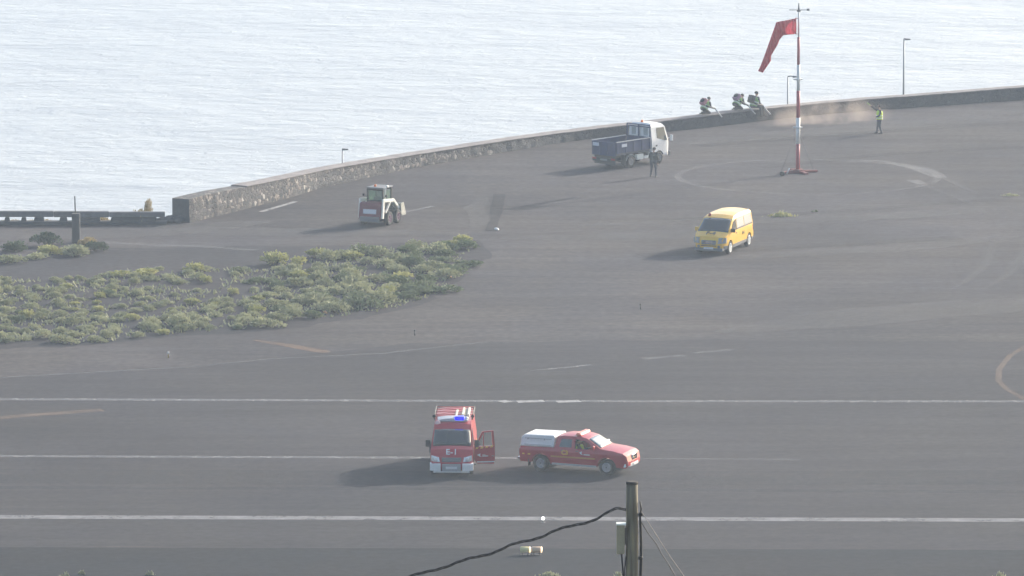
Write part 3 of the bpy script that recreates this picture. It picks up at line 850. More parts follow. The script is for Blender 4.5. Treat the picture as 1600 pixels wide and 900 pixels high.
def arch(xc, r, zb, n=8):
    """points of a wheel arch cut going from front to rear along the bottom edge"""
    zc = 0.36
    a0 = math.asin((zb-zc)/r) if abs(zb-zc) < r else 0
    return [(xc + r*math.cos(a0 + (math.pi-2*a0)*k/n), zc + r*math.sin(a0 + (math.pi-2*a0)*k/n)) for k in range(n+1)]

def wheel(parent, x, y, r, w, rim_m, side, spokes=5, zc=None, rimr=0.56):
    zc = r if zc is None else zc
    mb = MB(); ax = (0, side, 0)
    mb.lathe((x, y, zc), ax, [(-w/2, r*0.72), (-w/2, r*0.93), (-w*0.35, r), (w*0.35, r), (w/2, r*0.93), (w/2, r*(rimr+0.02)), (w*0.3, r*rimr)], 28)
    t = mb.build('wheel', M_tyre, parent)
    mb = MB()
    mb.lathe((x, y, zc), ax, [(w*0.25, r*(rimr-0.02)), (w*0.3, r*(rimr-0.06)), (w*0.3, r*0.2), (w*0.42, r*0.16), (w*0.44, 0.001)], 24, 1)
    for k in range(spokes):
        a = 2*math.pi*k/spokes + 0.3
        c, s_ = math.cos(a), math.sin(a)
        p0 = Vector((x + c*r*0.1, y + side*w*0.40, zc + s_*r*0.1)); p1 = Vector((x + c*r*rimr*0.97, y + side*w*0.45, zc + s_*r*rimr*0.97))
        n = Vector((-s_, 0, c))*r*0.065
        q = [p0-n*1.3, p0+n*1.3, p1+n, p1-n]; dd = Vector((0, side*0.03, 0))
        mb.hexa([v-dd for v in q] + [v+dd for v in q])
    mb.lathe((x, y, zc), ax, [(w*0.4, r*(rimr+0.03)), (w*0.5, r*(rimr+0.02)), (w*0.5, r*(rimr-0.06)), (w*0.4, r*(rimr-0.07))], 24)
    mb.build('rim', [rim_m, M_black], t)
    return t

def text_mesh(name, body, size, m, parent, mtx, depth=0.006, bold=0.0):
    cu = bpy.data.curves.new(name, 'FONT'); cu.body = body; cu.size = size; cu.extrude = depth; cu.align_x = 'CENTER'; cu.align_y = 'CENTER'; cu.offset = bold
    cu.space_character = 1.0
    o = bpy.data.objects.new('tmp_text', cu); COL.objects.link(o)
    dg = bpy.context.evaluated_depsgraph_get()
    me = bpy.data.meshes.new_from_object(o.evaluated_get(dg)); bpy.data.objects.remove(o)
    me.name = name; me.materials.clear(); me.materials.append(m); me.transform(mtx)
    t = bpy.data.objects.new(name, me); COL.objects.link(t); t.parent = parent
    return t
def frame(o, xax, yax):
    x = Vector(xax).normalized(); y = Vector(yax).normalized(); z = x.cross(y).normalized(); y = z.cross(x)
    return Matrix(((x.x, y.x, z.x, o[0]), (x.y, y.y, z.y, o[1]), (x.z, y.z, z.z, o[2]), (0,0,0,1)))

def cable(pts, r, name, m, parent=None, seg=6):
    mb = MB(); mb.tube(pts, r, seg); return mb.build(name, m, parent)

def lerp_tab(tab, v):
    if v <= tab[0][0]: return tab[0][1]
    for (a, ya), (b, yb) in zip(tab, tab[1:]):
        if v <= b: return ya + (yb-ya)*(v-a)/(b-a)
    return tab[-1][1]

# ------------------------------------------------------------------ red fire van (faces the camera)
p = G(707, 737)
fv_rot = R(-90 - 1.5)
fv = thing('fire_van', 'red fire van facing the camera with its side door open and roof rack', 'fire van', p, fv_rot)
fv.location = p + Vector((0.04, 1.30, 0))
H = lambda x, z: lerp_tab([(0.3,0.93),(0.5,0.955),(1.1,0.95),(1.25,0.925),(2.0,0.83),(2.3,0.78)], z) - (0.10*max(0, (x-2.25)/0.45)**2) - (0.05 if z < 0.45 and x > 2.3 else 0)
ol = [(2.62,0.3),(2.70,0.42),(2.69,0.62),(2.65,0.66),(2.60,0.88),(2.36,1.17),(2.10,1.27),(1.36,1.92),(1.10,2.10),(0.7,2.18),(0.1,2.20),(-2.55,2.20),(-2.72,2.1),(-2.78,1.2),(-2.78,0.45),(-2.7,0.34)]
ol += list(reversed(arch(-1.72, 0.44, 0.34))) + list(reversed(arch(1.78, 0.43, 0.32)))
ol = [(x, z) for x, z in ol]
B = Body(ol, H, 0.06)
B.shell('body', M_redp, fv)
def seg_pts(a, b, n=4): return [(a[0]+(b[0]-a[0])*k/n, a[1]+(b[1]-a[1])*k/n) for k in range(n+1)]
B.strip('windscreen', seg_pts((2.04,1.32),(1.39,1.89),6), [-0.93]*7, [0.93]*7, M_glass, fv, 0.02)
B.strip('cowl', seg_pts((2.095,1.275),(2.04,1.32),1), [-0.9]*2, [0.9]*2, M_black, fv, 0.012)
B.strip('grille', seg_pts((2.65,0.66),(2.605,0.86),3), -0.48, 0.48, M_grey, fv, 0.015)
mb = MB()
for k in range(3):
    z = 0.69 + k*0.06; mb.box(2.685-0.013*k, 2.71-0.013*k, -0.4, 0.4, z, z+0.018)
mb.build('grille_bar', M_chrome, fv)
for sd in (-1, 1):
    mb = MB()
    q = [(2.56, sd*0.50, 0.68), (2.42, sd*0.90, 0.70), (2.40, sd*0.88, 0.96), (2.50, sd*0.54, 0.88)]
    q2 = [Vector(v) + Vector((0.20, 0.02*sd, 0)) for v in q]
    mb.hexa(q + q2); hl = mb.build('headlight', M_lamp, fv, bevel=0.02)
    mb = MB(); mb.lathe((2.68, sd*0.70, 0.83), (1,0,0), [(0.0,0.075),(0.06,0.075),(0.065,0.05)], 12); mb.build('bulb', M_whitep, hl)
mb = MB()   # white bumper with dark middle
n = 12
for k in range(n):
    a = -1 + 2*k/n; b = -1 + 2*(k+1)/n
    if abs((a+b)/2) < 0.42: continue
    qa = [(2.70 - 0.16*a**4 + dx, a*0.96, z) for dx, z in ((-.06,0.27),(0.13,0.29),(0.15,0.60),(-.06,0.64))]
    qb = [(2.70 - 0.16*b**4 + dx, b*0.96, z) for dx, z in ((-.06,0.27),(0.13,0.29),(0.15,0.60),(-.06,0.64))]
    mb.hexa([qa[0], qb[0], qb[1], qa[1], qa[3], qb[3], qb[2], qa[2]])
mb.build('bumper', M_whitep, fv, bevel=0.015)
mb = MB(); mb.box(2.64, 2.82, -0.41, 0.41, 0.27, 0.60); bm_ = mb.build('bumper_grille', mat('bumper_grey', (0.3,0.3,0.31), 0.6), fv, bevel=0.02)
mb = MB(); mb.box(2.822, 2.835, -0.25, 0.25, 0.38, 0.49); mb.build('number_plate', M_plate, fv)
mb = MB(); mb.box(2.72, 2.84, -0.80, 0.80, 0.235, 0.268); mb.build('bumper_lip', M_whitep, fv)
nrm = Vector((0.30, 0, 1)).normalized()
t = text_mesh('marking', 'E-1', 0.40, M_decal, fv, frame((2.555, 0, 1.095), (0,1,0), (-0.24, 0, 0.29)), 0.012, 0.004)
# wipers
mb = MB()
for y in (-0.5, 0.25): mb.tube([(2.07, y, 1.34), (1.95, y+0.35, 1.46)], 0.012, 5)
mb.build('wiper', M_black, fv)
for sd in (-1, 1):
    B.side('side_window', [(1.86,1.27),(1.3,1.82),(0.75,1.88),(0.75,1.27)], M_glass, fv, sd)
    B.side('stripe', [(1.3,0.78),(1.3,0.9),(-2.4,0.9),(-2.4,0.78)], M_ydecal, fv, sd, 0.008)
    mb = MB()
    mb.tube([(1.75, sd*0.9, 1.32), (1.80, sd*1.12, 1.34)], 0.02, 6)
    mb.box(1.76, 1.86, sd*1.08-0.10, sd*1.08+0.10, 1.22, 1.52)
    mb.build('mirror', M_black, fv, bevel=0.03)
    wheel(fv, 1.78, sd*0.83, 0.34, 0.21, M_rim, sd)
    wheel(fv, -1.72, sd*0.93, 0.34, 0.30, M_rim, sd)
mb = MB()
for sd in (-1, 1):
    a = [(x, sd*1.13, z) for x, z in arch(-1.72, 0.44, 0.4, 10)]
    for u, v in zip(a, a[1:]):
        mb.quad((u[0], sd*0.9, u[2]), u, v, (v[0], sd*0.9, v[2]))
mb.build('wheel_arch_flare', M_black, fv, solid=0.02)
# roof: light cap, air horns, beacon, rack with ladder and hose drums
mb = MB(); 
for k in range(10):
    a = -1+2*k/10; b = -1+2*(k+1)/10
    f = lambda t: 0.10 - 0.07*t*t
    mb.hexa([(0.50, a*0.7, 2.25), (0.50, b*0.7, 2.25), (0.95, b*0.66, 2.2), (0.95, a*0.66, 2.2), (0.50, a*0.7, 2.30+f(a)), (0.50, b*0.7, 2.30+f(b)), (0.95, b*0.66, 2.24+f(b)), (0.95, a*0.66, 2.24+f(a))])
mb.build('roof_light_bar', mat('pale_bar', (0.50,0.52,0.55), 0.4), fv, bevel=0.01)
M_blue = mat('blue_beacon', (0.01, 0.02, 0.8), 0.2, emit=(0.0, 0.0, 1.0), estr=0.9)
mb = MB(); mb.box(0.62, 0.98, 0.08, 0.50, 2.25, 2.42); mb.build('beacon', M_blue, fv, bevel=0.05)
mb = MB(); mb.lathe((0.80, 0.60, 2.25), (0,0,1), [(0, 0.07), (0.12, 0.07), (0.15, 0.04)], 12); mb.build('lamp', M_whitep, fv)
M_pink = mat('red_enamel', (0.6, 0.12, 0.12), 0.5)
mb = MB()
for sd in (-1, 1):
    mb.tube([(0.3, sd*0.84, 2.18), (0.3, sd*0.86, 2.32)], 0.03, 6); mb.tube([(-2.5, sd*0.84, 2.18), (-2.5, sd*0.86, 2.32)], 0.03, 6)
    mb.tube([(0.3, sd*0.86, 2.23), (-2.5, sd*0.86, 2.23)], 0.022, 6)
    mb.tube([(0.3, sd*0.86, 2.30), (-2.5, sd*0.86, 2.30)], 0.022, 6)
rk = mb.build('roof_rack', M_black, fv)
mb = MB()
for z, x in ((2.33, 0.2), (2.28, 0.25), (2.23, 0.3)):
    mb.tube([(x, -0.84, z), (x, 0.1, z)], 0.024, 6)
for x in (-0.5, -1.2, -1.9, -2.5): mb.tube([(x, -0.84, 2.28), (x, 0.84, 2.28)], 0.02, 6)
mb.build('rack_bar', M_pink, fv)
for y in (0.12, 0.42, 0.66):
    mb = MB(); mb.box(-1.6, 0.28, y-0.05, y+0.05, 2.215, 2.36 + (0.06 if y > 0.3 else -0.04)); mb.build('hose_case', mat('cream_case', (0.62,0.58,0.48), 0.6), fv, bevel=0.02)
mb = MB(); mb.box(-1.6, 0.24, 0.48, 0.60, 2.215, 2.36); mb.build('canvas_roll', mat('canvas', (0.30,0.28,0.24), 0.8), fv, bevel=0.03)
for sd in (-1, 1):
    mb = MB(); mb.lathe((0.3, sd*0.86, 2.34), (1,0,0), [(-0.04,0.06),(0.05,0.075),(0.06,0.05)], 10); mb.build('work_lamp', M_black, fv)
mb = MB(); mb.lathe((1.0, -0.66, 2.14), (1,0,0.2), [(0,0.11),(0.10,0.12),(0.12,0.06)], 12); mb.build('lamp', mat('pale_pink_lens', (0.75,0.5,0.48), 0.3), fv)
# open front door on the vehicle's left (to the right in the picture)
dr = thing('tmp', 'x', 'x'); bpy.data.objects.remove(dr)
doorm = MB()
# door frame coordinates: u along the door from hinge, z up
ang = R(80)
hx, hy = 1.72, 0.97
du = Vector((-math.cos(ang), math.sin(ang), 0)); dn = Vector((math.sin(ang), math.cos(ang), 0))
def D(u, z, o=0): return Vector((hx, hy, 0)) + du*u + dn*o + Vector((0,0,z))
lower = [(0.0,0.62),(0.12,0.45),(0.88,0.42),(0.92,0.6),(0.92,1.22),(0.0,1.22)]
bm = bmesh.new()
def prism(bm, poly, o0, o1):
    a = [bm.verts.new(D(u, z, o0)) for u, z in poly]; b = [bm.verts.new(D(u, z, o1)) for u, z in poly]
    bm.faces.new(a); bm.faces.new(list(reversed(b)))
    for i in range(len(poly)): bm.faces.new((a[i-1], a[i], b[i], b[i-1]))
prism(bm, lower, -0.04, 0.04)
for poly in ([(0.92,1.22),(0.82,1.22),(0.78,1.86),(0.86,1.92)], [(0.86,1.92),(0.78,1.86),(0.42,1.82),(0.36,1.88)], [(0.36,1.88),(0.42,1.82),(0.10,1.22),(0.0,1.22)], [(0.40,1.22),(0.44,1.22),(0.44,1.83),(0.40,1.82)]):
    prism(bm, poly, -0.03, 0.03)
bmesh.ops.recalc_face_normals(bm, faces=bm.faces[:])
me = bpy.data.meshes.new('door'); bm.to_mesh(me); bm.free(); me.materials.append(M_redp)
door = bpy.data.objects.new('door', me); COL.objects.link(door); door.parent = fv
door['label'] = 'red side door swung wide open'
bm = bmesh.new(); prism(bm, [(0.14,1.24),(0.43,1.80),(0.77,1.84),(0.81,1.24)], -0.006, 0.006)
bmesh.ops.recalc_face_normals(bm, faces=bm.faces[:])
M_clear = mat('clear_glass', (0.75, 0.8, 0.8), 0.03, trans=1.0)
me = bpy.data.meshes.new('door_window'); bm.to_mesh(me); bm.free(); me.materials.append(M_clear)
o = bpy.data.objects.new('door_window', me); COL.objects.link(o); o.parent = door
bm = bmesh.new()
for k in range(4):
    u = 0.05 + k*0.22; prism(bm, [(u,1.10+0.02*k),(u+0.11,1.11+0.02*k),(u+0.15,1.19+0.02*k),(u+0.04,1.18+0.02*k)], 0.042, 0.05)
bmesh.ops.recalc_face_normals(bm, faces=bm.faces[:])
me = bpy.data.meshes.new('chevron_stripe'); bm.to_mesh(me); bm.free(); me.materials.append(M_ydecal)
o = bpy.data.objects.new('chevron_stripe', me); COL.objects.link(o); o.parent = door
bm = bmesh.new()
prism(bm, [(0.12,0.84),(0.28,0.90),(0.26,0.80),(0.33,0.74),(0.25,0.76)], 0.042, 0.05)
prism(bm, [(0.36,0.76),(0.62,0.76),(0.62,0.80),(0.36,0.80)], 0.042, 0.05)
prism(bm, [(0.36,0.82),(0.5,0.82),(0.5,0.84),(0.36,0.84)], 0.042, 0.05)
bmesh.ops.recalc_face_normals(bm, faces=bm.faces[:])
me = bpy.data.meshes.new('emblem'); bm.to_mesh(me); bm.free(); me.materials.append(M_decal)
o = bpy.data.objects.new('emblem', me); COL.objects.link(o); o.parent = door
bm = bmesh.new(); prism(bm, [(0.12,0.50),(0.90,0.50),(0.90,0.545),(0.12,0.545)], 0.042, 0.06)
bmesh.ops.recalc_face_normals(bm, faces=bm.faces[:])
me = bpy.data.meshes.new('trim_strip'); bm.to_mesh(me); bm.free(); me.materials.append(M_decal)
o = bpy.data.objects.new('trim_strip', me); COL.objects.link(o); o.parent = door
mb = MB(); c = D(0.86, 0.78, 0.07); mb.box(c.x-0.02, c.x+0.02, c.y-0.08, c.y+0.03, c.z-0.02, c.z+0.03); mb.build('handle', M_chrome, door)
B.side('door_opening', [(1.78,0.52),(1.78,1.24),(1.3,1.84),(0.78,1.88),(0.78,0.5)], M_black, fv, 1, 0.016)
mb = MB(); mb.box(0.9, 1.6, 0.9, 1.06, 0.36, 0.42); mb.build('step', M_black, fv, bevel=0.01)

# ------------------------------------------------------------------ red pickup
pr, pf = G(851, 731.0), G(963, 738.5)
d = (pf-pr); hd = math.atan2(d.y, d.x)
WBk = 3.2
mid = (pr+pf)/2
fw = Vector((math.cos(hd), math.sin(hd), 0)); lf = Vector((-fw.y, fw.x, 0))
pk = thing('pickup_truck', 'red pickup with white canopy parked side-on beside the fire van', 'pickup', mid + lf*0.0 + Vector((0.0,0,0)), hd)
pk.scale = (0.975, 0.975, 0.975)
H = lambda x, z: lerp_tab([(0.3,0.86),(0.55,0.91),(0.95,0.92),(1.10,0.88),(1.78,0.66)], z) - 0.12*max(0, (x-2.1)/0.5)**2 - 0.04*max(0, (-x-2.3)/0.3)
ol = [(2.50,0.36),(2.60,0.48),(2.60,0.66),(2.53,0.92),(2.36,1.04),(1.9,1.13),(1.30,1.19),(0.62,1.60),(0.30,1.675),(-0.55,1.675),(-0.84,1.62),(-0.95,1.12),(-2.60,1.10),(-2.64,0.6),(-2.6,0.42)]
ol += list(reversed(arch(-1.6, 0.47, 0.40))) + [(-1.1,0.38),(1.1,0.36)] + list(reversed(arch(1.6, 0.47, 0.38)))
B = Body(ol, H, 0.045, grid=0.06)
dwin = [(0.98,1.16),(0.55,1.50),(0.02,1.55),(0.02,1.16)]
B.shell('body', M_redp, pk, holes=[dwin], bevel=0.03)
B.side('rear_window', [(-0.12,1.18),(-0.12,1.54),(-0.62,1.54),(-0.72,1.18)], M_glass, pk, -1)
B.side('rear_window', [(-0.12,1.18),(-0.12,1.54),(-0.62,1.54),(-0.72,1.18)], M_glass, pk, 1)
B.strip('windscreen', seg_pts((1.27,1.215),(0.67,1.575),6), -0.9, 0.9, mat('bright_glass', (0.22,0.26,0.28), 0.12, 0.3, spec=0.9), pk, 0.015)
mb = MB(); mb.box(-0.8, 1.1, -0.78, 0.78, 0.55, 0.62); mb.box(-0.80, -0.76, -0.7, 0.7, 0.62, 1.6); mb.build('cab_floor', M_black, pk)
mb = MB(); mb.box(-0.05, 0.45, -0.62, -0.12, 0.62, 0.86); mb.box(-0.15, 0.02, -0.62, -0.12, 0.8, 1.38); mb.build('seat', M_black, pk, bevel=0.05)
# canopy
M_canopy = mat('off_white_canopy', (0.70, 0.70, 0.68), 0.6, var=0.06, scale=2)
mb = MB()
prof = [(-2.62,1.115),(-2.57,1.54),(-2.44,1.64),(-1.0,1.66),(-0.965,1.58),(-0.975,1.13)]
mb_pts = []
for x, z in prof:
    wv = lerp_tab([(1.1,0.87),(1.55,0.81),(1.66,0.72)], z); mb_pts.append((x, wv, z))
a = [mb.bm.verts.new((x, w_, z)) for x, w_, z in mb_pts]; b = [mb.bm.verts.new((x, -w_, z)) for x, w_, z in mb_pts]
mb.bm.faces.new(a); mb.bm.faces.new(list(reversed(b)))
for i in range(len(a)): mb.bm.faces.new((a[i-1], a[i], b[i], b[i-1]))
cn = mb.build('canopy', M_canopy, pk, bevel=0.05)
for sd in (-1, 1):
    mb = MB()
    for z in (1.2, 1.48): 
        wv = lerp_tab([(1.1,0.87),(1.6,0.80)], z); mb.box(-2.4, -1.1, sd*wv-0.012, sd*wv+0.012, z, z+0.012)
    for x in (-1.45, -2.25):
        mb.box(x, x+0.02, sd*0.83-0.02, sd*0.83+0.02, 1.43, 1.5)
    mb.build('canopy_seam', M_grey, cn)
# details on the sides
for sd in (-1, 1):
    B.side('stripe', [(1.05,0.70),(1.05,0.77),(-1.1,0.77),(-1.1,0.70)], mat('dull_orange_decal', (0.50,0.22,0.05), 0.6), pk, sd, 0.008)
    B.side('stripe', [(-2.1,0.74),(-2.1,0.80),(-2.5,0.80),(-2.5,0.74)], M_ydecal, pk, sd, 0.008)
    mb = MB()
    mb.box(0.93, 1.05, sd*0.97-0.13, sd*0.97+0.09, 1.14, 1.34); mb.build('mirror', M_redp if sd < 0 else M_whitep, pk, bevel=0.03)
    B.side('sill_step', [(1.1,0.34),(1.1,0.42),(-1.05,0.44),(-1.05,0.36)], mat('silver_step', (0.45,0.45,0.46), 0.5), pk, sd, 0.05)
    wheel(pk, 1.6, sd*0.80, 0.375, 0.24, M_rim, sd, 6)
    wheel(pk, -1.6, sd*0.80, 0.375, 0.24, M_rim, sd, 6)
    mb = MB(); q = [(2.54, sd*0.42, 0.80), (2.22, sd*0.875, 0.84), (2.18, sd*0.86, 1.00), (2.48, sd*0.46, 0.97)]
    mb.hexa([Vector(v) for v in q] + [Vector(v)+Vector((0.05, sd*0.03, 0.015)) for v in q]); mb.build('headlight', M_lamp, pk, bevel=0.015)
    mb = MB(); mb.box(-2.66, -2.60, sd*0.80-0.07, sd*0.80+0.07, 0.72, 1.02); mb.build('tail_light', M_redlens, pk, bevel=0.01)
    for x0, x1, z in ((0.1,0.24,1.02),(-0.62,-0.5,1.02)):
        B.side('handle', [(x0,z),(x1,z),(x1,z+0.035),(x0,z+0.035)], M_black, pk, sd, 0.03)
    for x in (-0.04, -0.78):
        B.side('door_seam', [(x,0.45),(x+0.012,0.45),(x+0.012,1.1),(x,1.1)], M_black, pk, sd, 0.003)
B.strip('grille', seg_pts((2.585,0.70),(2.53,0.93),3), -0.36, 0.36, M_chrome, pk, 0.02)
mb = MB()
for y in (-0.22, 0.0, 0.22): mb.box(2.60, 2.655, y-0.02, y+0.02, 0.70, 0.92)
mb.build('grille_bar', M_black, pk)
mb = MB(); n = 10
for k in range(n):
    a = -1+2*k/n; b = -1+2*(k+1)/n
    g = lambda t: 2.56 - 0.16*abs(t)**3
    mb.hexa([(g(a), a*0.85, 0.40), (g(b), b*0.85, 0.40), (g(b)+0.10, b*0.85, 0.43), (g(a)+0.10, a*0.85, 0.43), (g(a), a*0.85, 0.60), (g(b), b*0.85, 0.60), (g(b)+0.10, b*0.85, 0.58), (g(a)+0.10, a*0.85, 0.58)])
mb.build('bumper', M_whitep, pk, bevel=0.02)
mb = MB(); mb.box(2.66, 2.68, -0.25, 0.25, 0.47, 0.58); mb.build('number_plate', M_plate, pk)
mb = MB(); mb.box(-2.76, -2.62, -0.8, 0.8, 0.46, 0.60); mb.build('rear_bumper', M_chrome, pk, bevel=0.02)
mb = MB(); mb.box(-2.2, -2.17, -0.92, -0.62, 0.22, 0.55); mb.box(-2.2, -2.17, 0.62, 0.92, 0.22, 0.55); mb.build('mud_flap', M_black, pk)
mb = MB(); mb.hexa([(0.0,-0.62,1.71),(0.28,-0.62,1.71),(0.28,0.62,1.71),(0.0,0.62,1.71),(0.03,-0.6,1.83),(0.22,-0.6,1.81),(0.22,0.6,1.81),(0.03,0.6,1.83)]); mb.build('light_bar', mat('orange_light_bar', (0.85,0.22,0.14), 0.25), pk, bevel=0.03)
yy = -(0.92+0.014)
text_mesh('marking', 'C3', 0.27, M_ydecal, pk, frame((-0.42, -0.925, 0.93), (1,0,0), (0,0.0,1)), 0.008, 0.012)
mb = MB()
for poly in ([(0.28,0.98),(0.40,1.04),(0.39,0.94),(0.46,0.88),(0.38,0.90)], [(0.50,0.88),(0.80,0.88),(0.80,0.92),(0.50,0.92)]):
    v = [mb.bm.verts.new((x, -(H(x,z)+0.012), z)) for x, z in poly]; f = mb.bm.faces.new(v)
mb.build('emblem', M_decal, pk, solid=0.006)
mb = MB(); mb.tube([(1.0,-0.75,1.2),(0.93,-0.75,1.5)], 0.008, 5); mb.build('aerial', M_black, pk)

# ------------------------------------------------------------------ yellow van
pf, pr = G(1139.5, 393), G(1168.5, 384)
hd = R(-90-20.5)
fw = Vector((math.cos(hd), math.sin(hd), 0)); lf = Vector((-fw.y, fw.x, 0))
yv = thing('yellow_van', 'yellow passenger van with amber beacon facing the camera on the open tarmac', 'van', pf - fw*1.52 - lf*0.82 + Vector((-0.05,-0.85,0)), hd)
yv.scale = (1.03, 1.03, 1.03)
H = lambda x, z: lerp_tab([(0.3,0.87),(0.5,0.905),(1.0,0.905),(1.15,0.89),(1.75,0.80),(1.93,0.72)], z) - 0.16*max(0, (x-1.75)/0.6)**2 - 0.05*max(0, (-x-2.0)/0.35)
ol = [(2.28,0.30),(2.38,0.40),(2.40,0.60),(2.36,0.80),(2.24,0.95),(1.78,1.13),(0.92,1.76),(0.55,1.88),(-0.2,1.94),(-1.9,1.92),(-2.2,1.80),(-2.33,1.1),(-2.38,0.5),(-2.3,0.32)]
ol += list(reversed(arch(-1.55, 0.40, 0.33))) + [(-1.1,0.30),(1.1,0.28)] + list(reversed(arch(1.52, 0.40, 0.32)))
B = Body(ol, H, 0.06)
B.shell('body', M_yelp, yv, bevel=0.05)
B.strip('windscreen', seg_pts((1.74,1.135),(0.96,1.735),6), [-0.94]*7, [0.94]*7, M_glass, yv, 0.02)
M_sideglass = mat('painted_reflection_glass', (0.34, 0.37, 0.38), 0.35, 0.1)  # pale base colour paints the sky reflection into the panes
for sd in (-1, 1):
    B.side('front_window', [(1.40,1.17),(0.90,1.62),(0.50,1.70),(0.50,1.17)], mat('matt_dark_glass', (0.03,0.035,0.04), 0.25, spec=0.2), yv, sd, 0.02)
    B.side('side_window', [(0.38,1.24),(0.38,1.68),(-0.72,1.71),(-0.72,1.24)], M_sideglass, yv, sd)
    B.side('side_window', [(-0.82,1.24),(-0.82,1.71),(-1.98,1.68),(-2.08,1.24)], M_sideglass, yv, sd)
    B.side('window_trim', [(0.42,1.165),(0.42,1.23),(-2.12,1.23),(-2.12,1.165)], M_black, yv, sd, 0.02)
    B.side('cladding', [(1.10,0.28),(1.10,0.46),(-1.12,0.46),(-1.12,0.30)], M_grey, yv, sd, 0.02)
    B.side('cladding', [(2.24,0.30),(2.28,0.50),(1.95,0.50),(1.95,0.32)], M_grey, yv, sd, 0.02)
    B.side('cladding', [(-1.98,0.32),(-1.98,0.46),(-2.34,0.46),(-2.28,0.32)], M_grey, yv, sd, 0.02)
    mb = MB(); mb.box(1.28, 1.40, sd*1.0-0.12, sd*1.0+0.10, 1.12, 1.33); mb.build('mirror', M_black if sd > 0 else M_yelp, yv, bevel=0.03)
    wheel(yv, 1.52, sd*0.80, 0.335, 0.21, mat('white_rim', (0.78,0.78,0.76), 0.4), sd, 5, rimr=0.7)
    wheel(yv, -1.55, sd*0.80, 0.335, 0.21, MATS['white_rim'], sd, 5, rimr=0.7)
    mb = MB(); q = [(2.28, sd*0.48, 0.62), (1.98, sd*0.86, 0.64), (1.90, sd*0.845, 0.92), (2.14, sd*0.50, 0.92)]
    mb.hexa([Vector(v) for v in q] + [Vector(v)+Vector((0.27, sd*0.05, 0.02)) for v in q]); mb.build('headlight', mat('grey_headlamp', (0.26,0.26,0.26), 0.4, 0.1), yv, bevel=0.02)
    mb = MB(); mb.lathe((2.40, sd*0.56, 0.47), (1,0,0), [(-0.03,0.08),(0.03,0.08),(0.04,0.05)], 12); mb.build('fog_light', M_grey, yv)
    for x in (0.46, -0.76):
        B.side('door_seam', [(x,0.48),(x+0.012,0.48),(x+0.012,1.12),(x,1.12)], M_black, yv, sd, 0.003)
    B.side('handle', [(0.52,0.98),(0.66,0.98),(0.66,1.02),(0.52,1.02)], M_black, yv, sd, 0.025)
    B.side('tail_light', [(-2.18,0.8),(-2.18,1.1),(-2.30,1.1),(-2.33,0.8)], M_redlens, yv, sd, 0.008)
text_mesh('side_marking', 'F-4', 0.24, mat('dark_decal', (0.10,0.07,0.03), 0.6), yv, frame((-0.55, 0.915, 0.86), (-1,0,0), (0,0,1)), 0.008, 0.008)
text_mesh('side_marking', 'aena', 0.2, MATS['dark_decal'], yv, frame((0.55, 0.915, 0.80), (-1,0,0), (0,0,1)), 0.008, 0.006) if False else None
t = text_mesh('marking', 'F-4', 0.42, MATS['dark_decal'], yv, frame((2.06, 0, 1.13), (0,1,0), (-0.46, 0, 0.18)), 0.012, 0.002)
mb = MB(); mb.box(2.36, 2.46, -0.40, 0.40, 0.56, 0.80); g_ = mb.build('grille', M_grey, yv, bevel=0.03)
mb = MB(); mb.box(2.465, 2.485, -0.20, 0.20, 0.60, 0.74); mb.build('grille_badge', M_chrome, g_)
mb = MB(); mb.box(2.36, 2.475, -0.42, 0.42, 0.50, 0.535); mb.build('bumper_slot', M_black, yv)
mb = MB(); mb.box(2.40, 2.48, -0.26, 0.26, 0.34, 0.45); mb.build('number_plate', M_plate, yv)
mb = MB(); mb.box(2.15, 2.455, -0.78, 0.78, 0.24, 0.40); mb.build('lower_bumper', M_grey, yv, bevel=0.03)
mb = MB(); mb.lathe((0.72, -0.52, 1.84), (0,0,1), [(0,0.08),(0.12,0.075),(0.16,0.04)], 14); mb.build('beacon', M_redlens, yv)

# ------------------------------------------------------------------ tipper truck
pr_, pf_ = G(983, 262), G(1036, 251)
hd = R(90-41)
fw = Vector((math.cos(hd), math.sin(hd), 0)); lf = Vector((-fw.y, fw.x, 0))
tk = thing('tipper_truck', 'white cab tipper truck with dark blue bed parked by the sea wall', 'truck', pr_ + fw*0.95 + lf*0.75, hd)
H = lambda x, z: lerp_tab([(0.4,0.90),(1.35,0.93),(1.5,0.91),(2.3,0.80),(2.4,0.72)], z) - 0.08*max(0, (x-2.2)/0.35)**2
ol = [(2.5,0.42),(2.55,0.6),(2.52,1.25),(2.22,2.18),(2.0,2.36),(1.1,2.40),(0.94,2.28),(0.94,0.62),(1.14,0.6)] + list(reversed(arch(1.62, 0.44, 0.5)))
B = Body(ol, H, 0.04)
cab = B.shell('cab', M_whitep, tk, bevel=0.05)
for sd in (-1, 1):
    B.side('side_window', [(2.34,1.36),(2.16,1.36),(1.42,1.54),(1.42,2.14),(2.12,2.14)], M_glass, tk, sd)
    B.side('handle', [(1.30,1.06),(1.42,1.06),(1.42,1.14),(1.30,1.14)], M_black, tk, sd, 0.02)
    B.side('door_seam', [(1.27,0.66),(1.282,0.66),(1.282,2.0),(1.27,2.0)], M_black, tk, sd, 0.003)
    mb = MB(); mb.tube([(2.35, sd*0.88, 1.45), (2.5, sd*1.12, 1.5)], 0.018, 6); mb.box(2.44, 2.52, sd*1.14-0.09, sd*1.14+0.09, 1.32, 1.66); mb.build('mirror', M_whitep, tk, bevel=0.02)
    wheel(tk, 1.62, sd*0.80, 0.355, 0.22, mat('grey_rim', (0.16,0.17,0.19), 0.6), sd)
    wheel(tk, -0.95, sd*0.74, 0.355, 0.36, mat('grey_rim', (0.16,0.17,0.19), 0.6), sd)
    mb = MB(); mb.box(2.45, 2.58, sd*0.9-0.12, sd*0.9+0.02, 0.42, 0.68); mb.build('bumper_corner', M_grey, tk, bevel=0.03)
